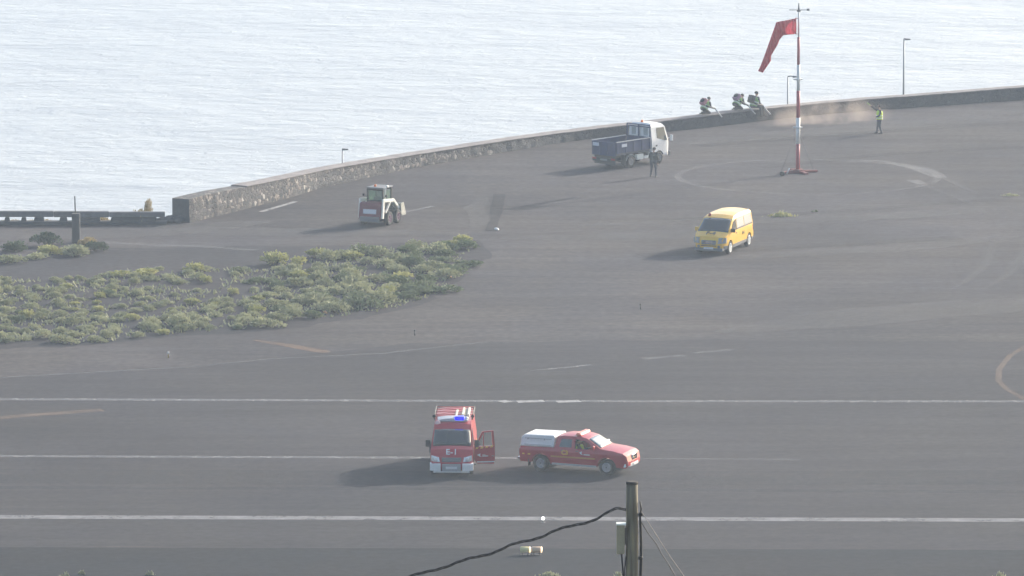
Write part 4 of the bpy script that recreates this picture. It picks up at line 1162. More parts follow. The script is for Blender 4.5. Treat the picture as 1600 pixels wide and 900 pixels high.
B.strip('windscreen', seg_pts((2.49,1.34),(2.27,2.06),4), -0.9, 0.9, M_glass, tk, 0.015)
mb = MB(); mb.box(0.905, 0.93, -0.62, -0.05, 1.72, 2.16); mb.box(0.905, 0.93, 0.05, 0.62, 1.72, 2.16); mb.build('rear_window', M_sideglass, tk)
M_chas = mat('chassis_black', (0.03,0.033,0.04), 0.7)
M_bluep = mat('dark_blue_paint', (0.005,0.024,0.095), 0.7, var=0.25, scale=4)
M_lblue = mat('worn_blue_floor', (0.05,0.06,0.085), 0.8, var=0.35, scale=5)
mb = MB()
for y in (-0.38, 0.38): mb.box(-2.3, 2.2, y-0.06, y+0.06, 0.5, 0.68)
for x in (-2.1, -0.4, 0.6): mb.box(x, x+0.08, -0.38, 0.38, 0.52, 0.64)
mb.tube([(-0.95,-0.8,0.36),(-0.95,0.8,0.36)], 0.08, 8)
mb.box(-0.1, 0.5, 0.45, 0.85, 0.38, 0.72)
mb.build('chassis', M_chas, tk)
# bed
mb = MB(); mb.box(-2.35, 0.74, -0.93, 0.93, 0.84, 0.96); bed = mb.build('bed', M_lblue, tk, bevel=0.01)
for sd in (-1, 1):
    mb = MB(); mb.box(-2.33, 0.72, sd*0.93-0.025, sd*0.93+0.025, 0.965, 1.62)
    for x in (-2.3, -1.55, -0.8, -0.05, 0.66): mb.box(x, x+0.06, sd*0.965-0.02, sd*0.965+0.02, 0.97, 1.61)
    sp = mb.build('side_board', M_bluep, bed, bevel=0.008)
    mb = MB(); mb.box(-2.34, 0.73, sd*0.94-0.045, sd*0.94+0.045, 1.622, 1.66); mb.build('top_rail', mat('worn_rail', (0.36,0.38,0.42), 0.5), sp)
    mb = MB(); mb.box(-1.9, -1.45, sd*0.99-0.012, sd*0.99+0.012, 1.32, 1.5); mb.build('decal', mat('faded_decal', (0.45,0.5,0.58), 0.6), sp)
mb = MB(); mb.box(-2.385, -2.335, -0.9, 0.9, 0.80, 1.62)
for y in (-0.88, -0.3, 0.3, 0.82): mb.box(-2.41, -2.388, y, y+0.06, 0.82, 1.60)
tg = mb.build('tailgate', M_bluep, bed, bevel=0.008)
mb = MB(); mb.box(-2.415, -2.405, 0.35, 0.82, 1.34, 1.54); mb.build('decal', MATS['faded_decal'], tg)
mb = MB()   # head frame behind the cab
for y in (-0.88, 0.88, 0.0): mb.box(0.78, 0.84, y-0.035, y+0.035, 0.965, 2.34)
for z in (1.0, 1.6, 2.2, 2.32): mb.box(0.785, 0.835, -0.9, 0.9, z, z+0.06)
mb.box(0.80, 0.82, -0.88, 0.88, 0.98, 1.66)
mb.build('head_frame', M_bluep, tk)
mb = MB(); r_ = random.Random(2)
for k in range(14):
    c = (r_.uniform(-0.6,0.45), r_.uniform(-0.65,0.65), 1.1); q = r_.uniform(0.12, 0.26)
    mb.lathe(c, (r_.uniform(-1,1), r_.uniform(-1,1), 1), [(-q*.6,q*.5),(-q*.2,q),(q*.4,q*.8),(q*.7,q*.2)], 8)
tag(mb.build('load_bags', M_chas), 'dark bags heaped in the bed of the tipper truck', 'bags')
bags = bpy.data.objects['load_bags']; bags.matrix_world = Matrix.Translation(tk.location) @ Matrix.Rotation(hd, 4, 'Z')
for sd in (-1, 1):
    mb = MB(); a = arch(-0.95, 0.45, 0.45, 10); 
    for u, v in zip(a, a[1:]): mb.quad((u[0], sd*0.56, u[1]), (u[0], sd*0.93, u[1]), (v[0], sd*0.93, v[1]), (v[0], sd*0.56, v[1]))
    mb.build('mudguard', MATS['worn_rail'], tk, solid=0.02)
    mb = MB(); mb.box(-0.38, 0.20, sd*0.80-0.10, sd*0.80+0.10, 0.42, 0.74); mb.build('toolbox', mat('pale_metal', (0.55,0.6,0.6), 0.45), tk, bevel=0.02)
    mb = MB(); mb.box(0.26, 0.82, sd*0.86-0.04, sd*0.86+0.04, 0.45, 0.60); mb.build('side_guard', MATS['pale_metal'], tk, bevel=0.01)
    mb = MB(); mb.box(-2.42, -2.36, sd*0.72-0.14, sd*0.72+0.14, 0.55, 0.68); mb.build('tail_light', M_redlens, tk, bevel=0.01)
mb = MB(); mb.box(-2.38, -2.30, -0.88, 0.88, 0.44, 0.66); mb.build('rear_bar', M_chas, tk)
mb = MB(); mb.box(-2.28, -2.2, -0.8, 0.8, 0.28, 0.80); mb.box(-1.46, -1.43, -0.93, -0.55, 0.2, 0.8); mb.box(-1.46, -1.43, 0.55, 0.93, 0.2, 0.8); mb.build('mud_flap', M_chas, tk)  # first box is a dark panel added for the dark mass under the tailgate
mb = MB(); mb.lathe((-1.85,0,0.62), (0,0,1), [(-0.1,0.28),(-0.06,0.35),(0.06,0.35),(0.1,0.28)], 18); mb.build('spare_wheel', M_tyre, tk)
mb = MB(); mb.box(-2.40, -2.385, -0.26, 0.26, 0.5, 0.61); mb.build('number_plate', M_grey, tk)
mb = MB(); mb.lathe((1.25, 0.1, 2.43), (0,0,1), [(0,0.09),(0.09,0.085),(0.14,0.04)], 14); mb.build('beacon', M_amber, tk)

# ------------------------------------------------------------------ skid steer loader
hd = R(90-25)
fw = Vector((math.cos(hd), math.sin(hd), 0)); lf = Vector((-fw.y, fw.x, 0))
pw = G(607, 350.5)
ld = thing('skid_steer_loader', 'small white and maroon skid steer loader driving away with raised bucket', 'loader', pw + fw*0.42 + lf*0.70 + Vector((0,-0.3,0)), hd)
ld.scale = (1.0, 1.0, 1.04)
M_maroon = mat('maroon_paint', (0.16, 0.02, 0.035), 0.5, var=0.15, scale=4)
M_cream = mat('cream_white_paint', (0.76, 0.74, 0.68), 0.4, var=0.05, scale=4)
mb = MB(); mb.hexa([(-1.05,-0.42,0.75),(-0.55,-0.42,0.75),(-0.55,0.42,0.75),(-1.05,0.42,0.75),(-1.05,-0.42,1.25),(-0.55,-0.42,1.28),(-0.55,0.42,1.28),(-1.05,0.42,1.25)]); mb.build('engine_block', M_maroon, ld)
mb = MB(); mb.hexa([(-1.30,-0.50,0.22),(0.95,-0.50,0.22),(0.95,0.50,0.22),(-1.30,0.50,0.22),(-1.22,-0.50,0.80),(0.95,-0.50,0.72),(0.95,0.50,0.72),(-1.22,0.50,0.80)]); mb.build('body', M_black, ld, bevel=0.04)
mb = MB(); mb.hexa([(-1.38,-0.64,0.38),(-1.10,-0.64,0.38),(-1.10,0.70,0.38),(-1.38,0.70,0.38),(-1.26,-0.62,1.22),(-1.0,-0.62,1.28),(-1.0,0.68,1.28),(-1.26,0.68,1.22)]); er = mb.build('engine_cover', M_maroon, ld, bevel=0.05)
mb = MB(); mb.hexa([(-1.372,-0.40,0.68),(-1.352,-0.40,0.68),(-1.352,0.40,0.68),(-1.372,0.40,0.68),(-1.348,-0.40,0.92),(-1.328,-0.40,0.92),(-1.328,0.40,0.92),(-1.348,0.40,0.92)]); mb.build('rear_plate', mat('pale_plate', (0.62,0.62,0.66), 0.5), er)
mb = MB(); mb.hexa([(-1.43,-0.60,0.25),(-1.30,-0.60,0.25),(-1.30,0.60,0.25),(-1.43,0.60,0.25),(-1.42,-0.60,0.52),(-1.30,-0.60,0.52),(-1.30,0.60,0.52),(-1.42,0.60,0.52)]); mb.build('counterweight', M_grey, ld, bevel=0.03)
# cab frame and glass
mb = MB(); x0, x1, w0 = -0.62, 0.42, 0.46
for sd in (-1, 1):
    for x in (x0, x1): mb.box(x-0.05, x+0.05, sd*w0-0.05, sd*w0+0.05, 1.02, 1.94)
    mb.box(x0, x1, sd*w0-0.035, sd*w0+0.035, 1.02, 1.22)
mb.box(x0-0.03, x0+0.03, -w0, w0, 1.22, 1.34); mb.box(x0-0.03, x0+0.03, -w0, w0, 1.84, 1.93); mb.box(x1-0.03, x1+0.03, -w0, w0, 1.84, 1.93)
mb.build('cab_frame', M_black, ld, bevel=0.01)
mb = MB(); mb.box(x0-0.08, x1+0.12, -0.53, 0.53, 1.945, 2.02); mb.build('cab_roof', M_grey, ld, bevel=0.02)
M_green_glass = mat('green_tint_glass', (0.45, 0.62, 0.5), 0.05, trans=0.85)
mb = MB(); mb.box(x0-0.008, x0+0.008, -0.40, 0.40, 1.345, 1.835); mb.build('rear_window', M_green_glass, ld)
for sd in (-1, 1):
    mb = MB(); mb.box(x0+0.06, x1-0.06, sd*0.46-0.006, sd*0.46+0.006, 1.23, 1.83); mb.build('side_window', M_green_glass, ld)
mb = MB(); mb.box(-0.35, 0.0, -0.25, 0.25, 0.8, 1.0); mb.box(-0.42, -0.30, -0.22, 0.22, 1.0, 1.5); mb.build('seat', M_black, ld, bevel=0.04)
# lift arms
for sd in (-1, 1):
    mb = MB(); y = sd*0.705
    def bar(a, b, h, w=0.05):
        a = Vector((a[0], y, a[1])); b = Vector((b[0], y, b[1])); d_ = (b-a).normalized(); n_ = Vector((-d_.z, 0, d_.x))*h/2; s_ = Vector((0, w, 0))
        mb.hexa([a-n_-s_, b-n_-s_, b-n_+s_, a-n_+s_, a+n_-s_, b+n_-s_, b+n_+s_, a+n_+s_])
    bar((-1.18,0.42), (-1.04,1.40), 0.20); bar((-1.12,1.38), (0.20,1.28), 0.17); bar((0.14,1.33), (0.88,0.78), 0.15); bar((-0.8,0.7), (-0.2,1.26), 0.09)
    mb.build('lift_arm', M_cream, ld, bevel=0.015)
    for x in (-0.50, 0.58):
        wheel(ld, x, sd*0.72, 0.37, 0.26, mat('maroon_rim', (0.13,0.06,0.11), 0.6), sd, 4)
    mb = MB(); mb.box(-0.72, -0.66, sd*0.70-0.05, sd*0.70+0.05, 1.52, 1.66); mb.tube([(-0.6, sd*0.5, 1.5), (-0.69, sd*0.70, 1.56)], 0.015, 5); mb.build('mirror', M_black, ld)
mb = MB(); mb.tube([(-0.60,-0.56,1.25),(-0.60,-0.60,1.95),(-0.55,-0.64,2.06)], 0.035, 7); mb.lathe((-0.52,-0.66,2.08), (1,-0.3,0), [(-0.06,0.05),(0.08,0.07),(0.09,0.04)], 10); mb.build('work_lamp', M_cream, ld)
mb = MB(); mb.lathe((-0.35,0.14,2.02), (0,0,1), [(0,0.07),(0.1,0.065),(0.13,0.03)], 12); mb.build('beacon', M_amber, ld)
# bucket
prof = [(1.10,0.62),(1.20,0.30),(1.50,0.26),(1.85,0.34),(1.62,0.40),(1.32,0.50),(1.28,0.85),(1.60,1.12),(1.50,1.16),(1.14,0.95)]
prof = [(0.88,1.02),(0.90,0.52),(1.06,0.36),(1.50,0.36),(1.50,0.40),(1.10,0.42),(0.96,0.55),(0.94,1.05)]
mb = MB(); a = [mb.bm.verts.new((x, 0.82, z)) for x, z in prof]; b = [mb.bm.verts.new((x, -0.82, z)) for x, z in prof]
mb.bm.faces.new(a); mb.bm.faces.new(list(reversed(b)))
for i in range(len(a)): mb.bm.faces.new((a[i-1], a[i], b[i], b[i-1]))
for sd in (-1, 1):
    p5 = [(0.88,1.05),(0.90,0.50),(1.06,0.36),(1.50,0.36),(1.46,0.55),(1.22,1.05)]
    q0 = [mb.bm.verts.new((x, sd*0.825, z)) for x, z in p5]; q1 = [mb.bm.verts.new((x, sd*0.855, z)) for x, z in p5]
    mb.bm.faces.new(q0); mb.bm.faces.new(list(reversed(q1)))
    for i in range(6): mb.bm.faces.new((q0[i-1], q0[i], q1[i], q1[i-1]))
mb.build('bucket', mat('worn_bucket_steel', (0.38,0.38,0.34), 0.6, 0.2, var=0.3, scale=5), ld)
mb = MB()
for sd in (-1, 1): mb.tube([(0.6, sd*0.45, 0.9), (0.9, sd*0.4, 0.72)], 0.05, 8)
mb.build('hydraulic_ram', M_chrome, ld)

# ------------------------------------------------------------------ people
M_skin = mat('skin', (0.42, 0.26, 0.19), 0.6)
def capsule(bm, a, b, ra, rb, seg=10):
    a, b = Vector(a), Vector(b)
    d = b-a; L_ = d.length
    if L_ < 1e-5: d = Vector((0,0,1)); L_ = 1e-4
    d = d.normalized(); up = Vector((0,0,1)) if abs(d.z) < 0.9 else Vector((1,0,0))
    u = d.cross(up).normalized(); v = d.cross(u)
    rings = []
    for c, r, sg in ((a, ra, -1), (b, rb, 1)):
        for k in (range(3) if sg < 0 else range(2, -1, -1)):
            t = (k+0.35)/3*math.pi/2
            rings.append((c + d*sg*r*math.cos(t), r*math.sin(t)))
        if sg < 0: rings.append((a, ra)); rings.append((b, rb))
    # order: a-cap rings, a, b, b-cap rings
    vr = [[bm.verts.new(c + (u*math.cos(6.2832*k/seg) + v*math.sin(6.2832*k/seg))*r) for k in range(seg)] for c, r in rings]
    for x, y in zip(vr, vr[1:]):
        for k in range(seg): bm.faces.new((x[k], x[(k+1)%seg], y[(k+1)%seg], y[k]))
    bm.faces.new(list(reversed(vr[0]))); bm.faces.new(vr[-1])

def make_person(label, at, rot, J, mats, parts=(), sc=1.0, group=None, cat='person'):
    """J: joints in metres, facing +x, y to the left; mats: (skin, top, trousers, shoes)"""
    root = thing('person', label, cat, at, rot, group); root.scale = (sc,)*3
    segs = []   # a, b, ra, rb, material
    def sg(a, b, ra, rb, m):
        k = 1.22 if m in (1, 2) else 1.0
        segs.append((Vector(a), Vector(b), ra*k, rb*k, m))
    pel, che, nek, hed = [Vector(J[k]) for k in ('pelvis', 'chest', 'neck', 'head')]
    sp = Vector(J.get('side', (0,1,0))).normalized()
    for s_ in (-1, 1):
        sg(pel + sp*0.08*s_, che + sp*0.09*s_, 0.115, 0.125, 1)
        sg(pel + sp*0.085*s_, pel + sp*0.085*s_ - (che-pel).normalized()*0.02, 0.12, 0.12, 2)
        sg(che + sp*0.09*s_, nek - (nek-che).normalized()*0.09 + sp*0.13*s_, 0.125, 0.075, 1)
        k = 'L' if s_ > 0 else 'R'
        sh, el, ha = [Vector(J[n + k]) for n in ('sh', 'el', 'ha')]
        sg(nek - (nek-che).normalized()*0.08 + sp*0.06*s_, sh, 0.07, 0.062, 1)
        sg(sh, el, 0.058, 0.045, 1); sg(el, ha, 0.044, 0.030, 1)
        # hand: palm, four unequal curled fingers and a thumb
        fd = (ha-el).normalized(); hs = fd.cross(Vector((0,0,1)) if abs(fd.z) < 0.9 else Vector((1,0,0))).normalized()
        hn = hs.cross(fd).normalized()
        if hn.z > 0: hn = -hn
        pa = ha + fd*0.03
        for q in (-0.028, 0, 0.026): sg(ha + hs*q*0.6, ha + fd*0.085 + hs*q, 0.018, 0.014, 0)
        for q, l in ((-0.034, 0.062), (-0.012, 0.078), (0.011, 0.072), (0.032, 0.055)):
            a = ha + fd*0.085 + hs*q; b = a + fd*l*0.55 + hn*0.012; c = b + fd*l*0.3 + hn*0.03
            sg(a, b, 0.0095, 0.009, 0); sg(b, c, 0.009, 0.008, 0)
        sg(ha + fd*0.02 - hs*0.03, ha + fd*0.055 - hs*0.062 + hn*0.02, 0.012, 0.010, 0)
        hip, kn, an = [Vector(J[n + k]) for n in ('hip', 'kn', 'an')]
        sg(hip, kn, 0.095, 0.062, 2); sg(kn, an, 0.060, 0.042, 2)
        ft = Vector(J.get('foot'+k, (1,0,0))).normalized()
        sg(an, an + Vector((0,0,-0.04)) - ft*0.03, 0.045, 0.045, 3); sg(an + Vector((0,0,-0.045)), an + Vector((0,0,-0.06)) + ft*0.17, 0.045, 0.036, 3)
    sg(nek, hed - (hed-nek)*0.3, 0.058, 0.055, 0)
    up = (hed-nek).normalized(); fx = Vector(J.get('look', (1,0,0))); fx = (fx - up*fx.dot(up)).normalized(); fy = up.cross(fx)
    sg(hed - up*0.045 + fx*0.02, hed + up*0.04 - fx*0.012, 0.078, 0.094, 0)
    sg(hed - up*0.085 + fx*0.055, hed - up*0.07 + fx*0.035, 0.032, 0.05, 0)          # jaw
    sg(hed + fx*0.092 + up*0.01, hed + fx*0.112 - up*0.022, 0.010, 0.015, 0)        # nose
    for s_ in (-1, 1):
        sg(hed + fy*0.088*s_ + up*0.015, hed + fy*0.09*s_ - up*0.02, 0.016, 0.012, 0)   # ears
        sg(hed + fx*0.085 + fy*0.032*s_ + up*0.016, hed + fx*0.086 + fy*0.034*s_ + up*0.015, 0.012, 0.012, 4)  # eyes
    sg(hed + fx*0.088 - fy*0.02 - up*0.05, hed + fx*0.088 + fy*0.02 - up*0.05, 0.009, 0.009, 0)  # mouth
    bm = bmesh.new()
    for a, b, ra, rb, m_ in segs: capsule(bm, a, b, ra, rb)
    me = bpy.data.meshes.new('tmp'); bm.to_mesh(me); bm.free()
    o = bpy.data.objects.new('tmp', me); COL.objects.link(o)
    md = o.modifiers.new('r', 'REMESH'); md.mode = 'VOXEL'; md.voxel_size = 0.0125; md.adaptivity = 0
    m2 = o.modifiers.new('s', 'SMOOTH'); m2.factor = 0.5; m2.iterations = 2
    dg = bpy.context.evaluated_depsgraph_get()
    me2 = bpy.data.meshes.new_from_object(o.evaluated_get(dg)); bpy.data.objects.remove(o)
    me2.name = 'body'; me2.materials.clear()
    M_eye = mat('eye', (0.03,0.02,0.02), 0.3)
    for m_ in list(mats) + [M_eye]: me2.materials.append(m_)
    for p_ in me2.polygons:
        c = p_.center; best = 9; mi = 0
        for a, b, ra, rb, m_ in segs:
            ab = b-a; t = max(0, min(1, (c-a).dot(ab)/max(ab.length_squared, 1e-9)))
            dd = (c-(a+ab*t)).length - (ra + (rb-ra)*t)
            if dd < best: best = dd; mi = m_
        p_.material_index = mi; p_.use_smooth = True
    b_ = bpy.data.objects.new('body', me2); COL.objects.link(b_); b_.parent = root
    # hair or cap
    hr = mats[4] if len(mats) > 4 else mat('dark_hair', (0.03,0.025,0.02), 0.8)
    mb = MB()
    c = hed + up*0.035 - fx*0.02
    rr = [(-0.05,0.098),(-0.01,0.108),(0.03,0.104),(0.065,0.082),(0.09,0.04),(0.096,0.005)]
    mb.lathe(c - fx*0.012, tuple(up), rr, 16)
    mb.build('hair', hr, root)
    return root, (pel, che, nek, sp)

def vest(root, frame_, m, stripe, w=0.215, open_=False):
    """sleeveless safety vest wrapped round the torso"""
    pel, che, nek, sp = frame_
    ax = (nek-pel); up = ax.normalized(); f = sp.cross(up)
    mb = MB(); rings = []
    for t, rx, ry in ((-0.10, 0.185, 0.275), (0.10, 0.178, 0.262), (0.35, 0.176, 0.262), (0.6, 0.185, 0.27), (0.80, 0.165, 0.25), (0.95, 0.11, 0.16)):
        c = pel + ax*t
        rings.append([mb.bm.verts.new(c + f*rx*math.cos(6.2832*k/20) + sp*ry*math.sin(6.2832*k/20)) for k in range(20)])
    for i, (a, b) in enumerate(zip(rings, rings[1:])):
        for k in range(20):
            if i == 3 and k in (4, 5, 14, 15): continue     # arm holes
            mb.bm.faces.new((a[k], a[(k+1)%20], b[(k+1)%20], b[k]))
    v = mb.build('safety_vest', m, root, solid=0.012)
    mb = MB()
    for t0, t1 in ((0.02, 0.12), (0.30, 0.40)):
        rr = []
        for t in (t0, t1):
            c = pel + ax*t
            rr.append([mb.bm.verts.new(c + f*0.194*math.cos(6.2832*k/20) + sp*0.284*math.sin(6.2832*k/20)) for k in range(20)])
        for k in range(20): mb.bm.faces.new((rr[0][k], rr[0][(k+1)%20], rr[1][(k+1)%20], rr[1][k]))
    mb.build('reflective_band', stripe, v, solid=0.004)
    return v

M_hiviz = mat('hi_viz_yellow', (0.60, 0.78, 0.03), 0.6)
M_hivizg = mat('hi_viz_green', (0.22, 0.38, 0.10), 0.65)
M_refl = mat('reflective_silver', (0.75, 0.77, 0.70), 0.35)
M_navy = mat('navy_cloth', (0.03, 0.035, 0.05), 0.85)
M_darkc = mat('dark_cloth', (0.035, 0.033, 0.035), 0.85)
M_camo = mat('olive_cloth', (0.06, 0.06, 0.05), 0.85, var=0.45, scale=6)
M_boot = mat('black_boots', (0.02, 0.02, 0.02), 0.6)
M_greyc = mat('grey_trousers', (0.06, 0.06, 0.075), 0.85)
M_purp = mat('mauve_shirt', (0.16, 0.10, 0.14), 0.85)

# 1 pointing worker at the right
J = dict(pelvis=(0,0,0.95), chest=(0.0,0,1.22), neck=(0,0,1.47), head=(0.02,0,1.64), look=(1,0.15,0),
         shL=(0,0.19,1.42), elL=(0.10,0.28,1.16), haL=(0.28,0.20,1.06), shR=(0.02,-0.19,1.42), elR=(0.25,-0.24,1.52), haR=(0.46,-0.20,1.70),
         hipL=(0,0.10,0.92), knL=(0.02,0.12,0.50), anL=(-0.10,0.13,0.10), hipR=(0,-0.10,0.92), knR=(0.08,-0.11,0.50), anR=(0.12,-0.12,0.10))
w1, fr = make_person('person in bright yellow vest and dark trousers walking alone with one arm raised', G(1374, 209), R(195), J, (M_skin, M_navy, M_greyc, M_boot))
vest(w1, fr, M_hiviz, M_refl)
bt_ = Matrix.Rotation(R(195), 4, 'Z') @ Vector((0.50, -0.20, 1.74)) + w1.location
mb = MB(); mb.tube([(0,0,-0.02),(-0.22,0.05,0.16)], [0.022,0.028], 8)
o = mb.build('signal_baton', M_hivizg); o.location = bt_; tag(o, 'short pale green baton held up by the worker walking alone', 'baton')
# 2 standing person by the truck
J = dict(pelvis=(0,0,0.95), chest=(0.03,0,1.20), neck=(0.05,0,1.45), head=(0.08,0,1.62), look=(0.6,0.8,-0.2),
         shL=(0.04,0.19,1.40), elL=(0.04,0.27,1.12), haL=(0.26,0.14,1.02), shR=(0.04,-0.19,1.40), elR=(0.0,-0.26,1.12), haR=(0.12,-0.24,0.86),
         hipL=(0,0.10,0.92), knL=(0.16,0.14,0.50), anL=(0.12,0.20,0.10), hipR=(0,-0.10,0.92), knR=(0.06,-0.13,0.50), anR=(-0.14,-0.18,0.10))
make_person('person in dark mottled work clothes standing beside the tipper truck', G(1021, 276.5), R(75), J, (M_skin, M_camo, M_greyc, M_boot))
# 3-5 blower crew along the wall: bent forward, facing right in the picture
def blower_pose(lean, headup=0.1):
    pe = Vector((0,0,0.93)); t = Vector((math.sin(lean), 0, math.cos(lean)))
    ch = pe + t*0.27; ne = pe + t*0.52; he = ne + Vector((math.sin(lean*0.7), 0, math.cos(lean*0.7)))*0.17
    sh = pe + t*0.46
    return dict(pelvis=pe, chest=ch, neck=ne, head=he, look=(0.8,0,-0.6),
        shL=sh+Vector((0,0.19,0)), elL=sh+Vector((0.10,0.26,-0.26)), haL=sh+Vector((0.32,0.14,-0.36)),
        shR=sh+Vector((0,-0.19,0)), elR=sh+Vector((0.04,-0.26,-0.28)), haR=sh+Vector((0.26,-0.20,-0.40)),
        hipL=(0,0.10,0.90), knL=(0.12,0.14,0.48), anL=(0.10,0.15,0.10), hipR=(0,-0.10,0.90), knR=(0.02,-0.13,0.48), anR=(-0.12,-0.15,0.10))
M_tubew = mat('pale_blower_tube', (0.45,0.45,0.46), 0.5)
def leaf_blower(lab, at, rot, pose, case, sc):
    t = (Vector(pose['neck'])-Vector(pose['pelvis'])).normalized(); f = Vector((t.z, 0, -t.x))
    r = thing('leaf_blower', lab, 'leaf blower', at, rot, 'backpack leaf blowers of the crew at the wall'); r.scale = (sc,)*3
    c = pose['chest'] - f*0.30 + t*0.02
    mb = MB(); u = Vector((0,1,0))
    def blk(c, hx, hy, hz):
        p = [c + f*a*hx + u*b*hy - t*hz for a, b in ((-1,-1),(1,-1),(1,1),(-1,1))]; mb.hexa(p + [q + t*2*hz for q in p])
    blk(c, 0.12, 0.19, 0.21); mb.build('engine_case', case, r, bevel=0.04)
    mb = MB(); mb.lathe(tuple(c - f*0.13), tuple(-f), [(0,0.15),(0.04,0.14),(0.05,0.05)], 14); mb.build('fan_grille', M_black, r)
    hand = pose['haR'] + Vector((0.09, 0, -0.05))
    p0 = c + Vector((0.0,-0.24,-0.22)); 
    mb = MB(); mb.tube([p0, p0 + Vector((0.15,-0.08,-0.08)), hand + Vector((-0.06,-0.02,0.02)), hand], [0.05,0.05,0.048,0.045], 10); mb.build('hose', M_black, r)
    mb = MB(); tip = hand + Vector((0.26, -0.34, -0.50)); mb.tube([hand, hand.lerp(tip,0.5)+Vector((0,0,-0.02)), tip], [0.045,0.042,0.036], 10); mb.build('tube', M_tubew, r)
    return r
def kneel_pose(lean):
    po = blower_pose(lean); dz = Vector((0, 0, -0.56))
    for k in ('pelvis','chest','neck','head','shL','shR','elL','elR','haL','haR'): po[k] = Vector(po[k]) + dz
    for s_, k in ((1,'L'), (-1,'R')):
        po['haL' if s_ > 0 else 'haR'] += Vector((0, -0.10, 0.06))
        po['hip'+k] = (0, 0.10*s_, 0.34); po['kn'+k] = (0.36, 0.13*s_, 0.09); po['an'+k] = (-0.05, 0.12*s_, 0.13); po['foot'+k] = (-1, 0, 0)
    return po
def sit_pose(lean):
    po = blower_pose(lean); dz = Vector((0, 0, -0.74))
    for k in ('pelvis','chest','neck','head','shL','shR','elL','elR','haL','haR'): po[k] = Vector(po[k]) + dz
    for s_, k in ((1,'L'), (-1,'R')):
        po['hip'+k] = (0.02, 0.09*s_, 0.15); po['kn'+k] = (0.22+0.10*s_, -0.40, 0.12); po['an'+k] = (0.24+0.12*s_, -0.44, -0.34); po['foot'+k] = (0.4, -1, 0)
    return po
def on_wall(px, d=0.5):
    u = (px-800)/FPX/math.cos(PITCH)
    i = min(range(len(WL)), key=lambda k: abs(WL[k][0].x/WL[k][0].y - (px-800)/math.hypot(FPX, 240)))
    b_, zt, th = WL[i]; t_ = (WL[min(i+2, len(WL)-1)][0]-WL[i-2][0])
    p_ = b_ + WN[i]*th*d
    return Vector((p_.x, p_.y, zt+0.085)), math.atan2(t_.y, t_.x)
crew = [ (1108, kneel_pose(0.72), M_darkc, 'person kneeling on the wall top left of the other two', 'pink backpack leaf blower on the kneeling worker farthest left', mat('pink_case',(0.34,0.13,0.17),0.6), 1.02, 0.5),
         (1160, kneel_pose(0.95), M_darkc, 'person bent lowest in the middle of the crew on the wall', 'mauve backpack leaf blower on the low bending worker', mat('mauve_case',(0.20,0.11,0.20),0.6), 1.05, 0.5),
         (1182, sit_pose(0.38), M_navy, 'person in green vest sitting tallest of the crew on the wall', 'dark backpack leaf blower of the tallest crew worker', M_darkc, 1.12, 0.3)]
for px, pose, top, lab, lab2, case, sc, dd in crew:
    P0, wa = on_wall(px, dd)
    r, fr = make_person(lab, P0, wa, pose, (M_skin, top, M_darkc, M_boot), sc=sc)
    vest(r, fr, M_hivizg, M_refl)
    leaf_blower(lab2, P0, wa, pose, case, sc)
# driver of the pickup
J = dict(pelvis=(0,0,0.0), chest=(-0.06,0,0.27), neck=(-0.06,0,0.52), head=(-0.03,0,0.68), look=(1,0,0),
         shL=(-0.05,0.19,0.47), elL=(0.15,0.24,0.24), haL=(0.42,0.14,0.36), shR=(-0.05,-0.19,0.47), elR=(0.15,-0.24,0.24), haR=(0.42,-0.14,0.36),
         hipL=(0.05,0.10,0.0), knL=(0.45,0.12,0.08), anL=(0.62,0.12,-0.10), hipR=(0.05,-0.10,0.0), knR=(0.45,-0.12,0.08), anR=(0.62,-0.12,-0.10))
R4 = Matrix.Rotation(pk.rotation_euler.z, 4, 'Z')
at = pk.location + (R4 @ Vector((0.18, -0.45, 0.78)))
drv, fr = make_person('person in bright vest seated at the wheel of the red pickup', at, pk.rotation_euler.z, J, (M_skin, M_darkc, M_darkc, M_boot), sc=0.95)
vest(drv, fr, M_hiviz, M_refl)

# ------------------------------------------------------------------ windsock
b = G(1246.5, 270)
ws = thing('windsock_mast', 'tall red and white striped mast carrying a limp red windsock', 'windsock', b)
def zat(py): return GY(1246, py, b.y).z
M_ws_white = mat('mast_white', (0.72,0.72,0.70), 0.5); M_ws_red = mat('mast_red', (0.38,0.04,0.06), 0.5)
bands = [(266,225,'r',0.12),(225,184,'w',0.12),(184,142,'r',0.105),(142,101,'w',0.095),(101,58,'r',0.08),(58,16,'w',0.05)]
for y0_, y1_, c, r0 in bands:
    mb = MB(); z0, z1 = zat(y0_), zat(y1_)
    mb.tube([(0,0,z0+0.002), (0,0,z1)], r0, 12); mb.build('mast_section', M_ws_red if c == 'r' else M_ws_white, ws)
mb = MB(); mb.tube([(0,0,zat(18)), (0,0,zat(5))], [0.07,0.03], 8); mb.tube([(-0.55,0,zat(15.5)), (0.5,0,zat(15.5))], 0.022, 6)
mb.lathe((0.55,0,zat(16.5)), (0,0,1), [(0,0.09),(0.1,0.09),(0.12,0.03)], 10); mb.lathe((0,0,zat(18)), (0,0,1), [(0,0.12),(0.10,0.12)], 10)
mb.build('top_fitting', M_grey, ws)
for py in (124, 199):
    mb = MB(); mb.tube([(-0.3,0,zat(py)), (0.25,0,zat(py))], 0.04, 6); mb.lathe((0,0,zat(py)-0.05), (0,0,1), [(0,0.15),(0.10,0.15)], 12); mb.build('collar', M_ws_white, ws)
mb = MB()
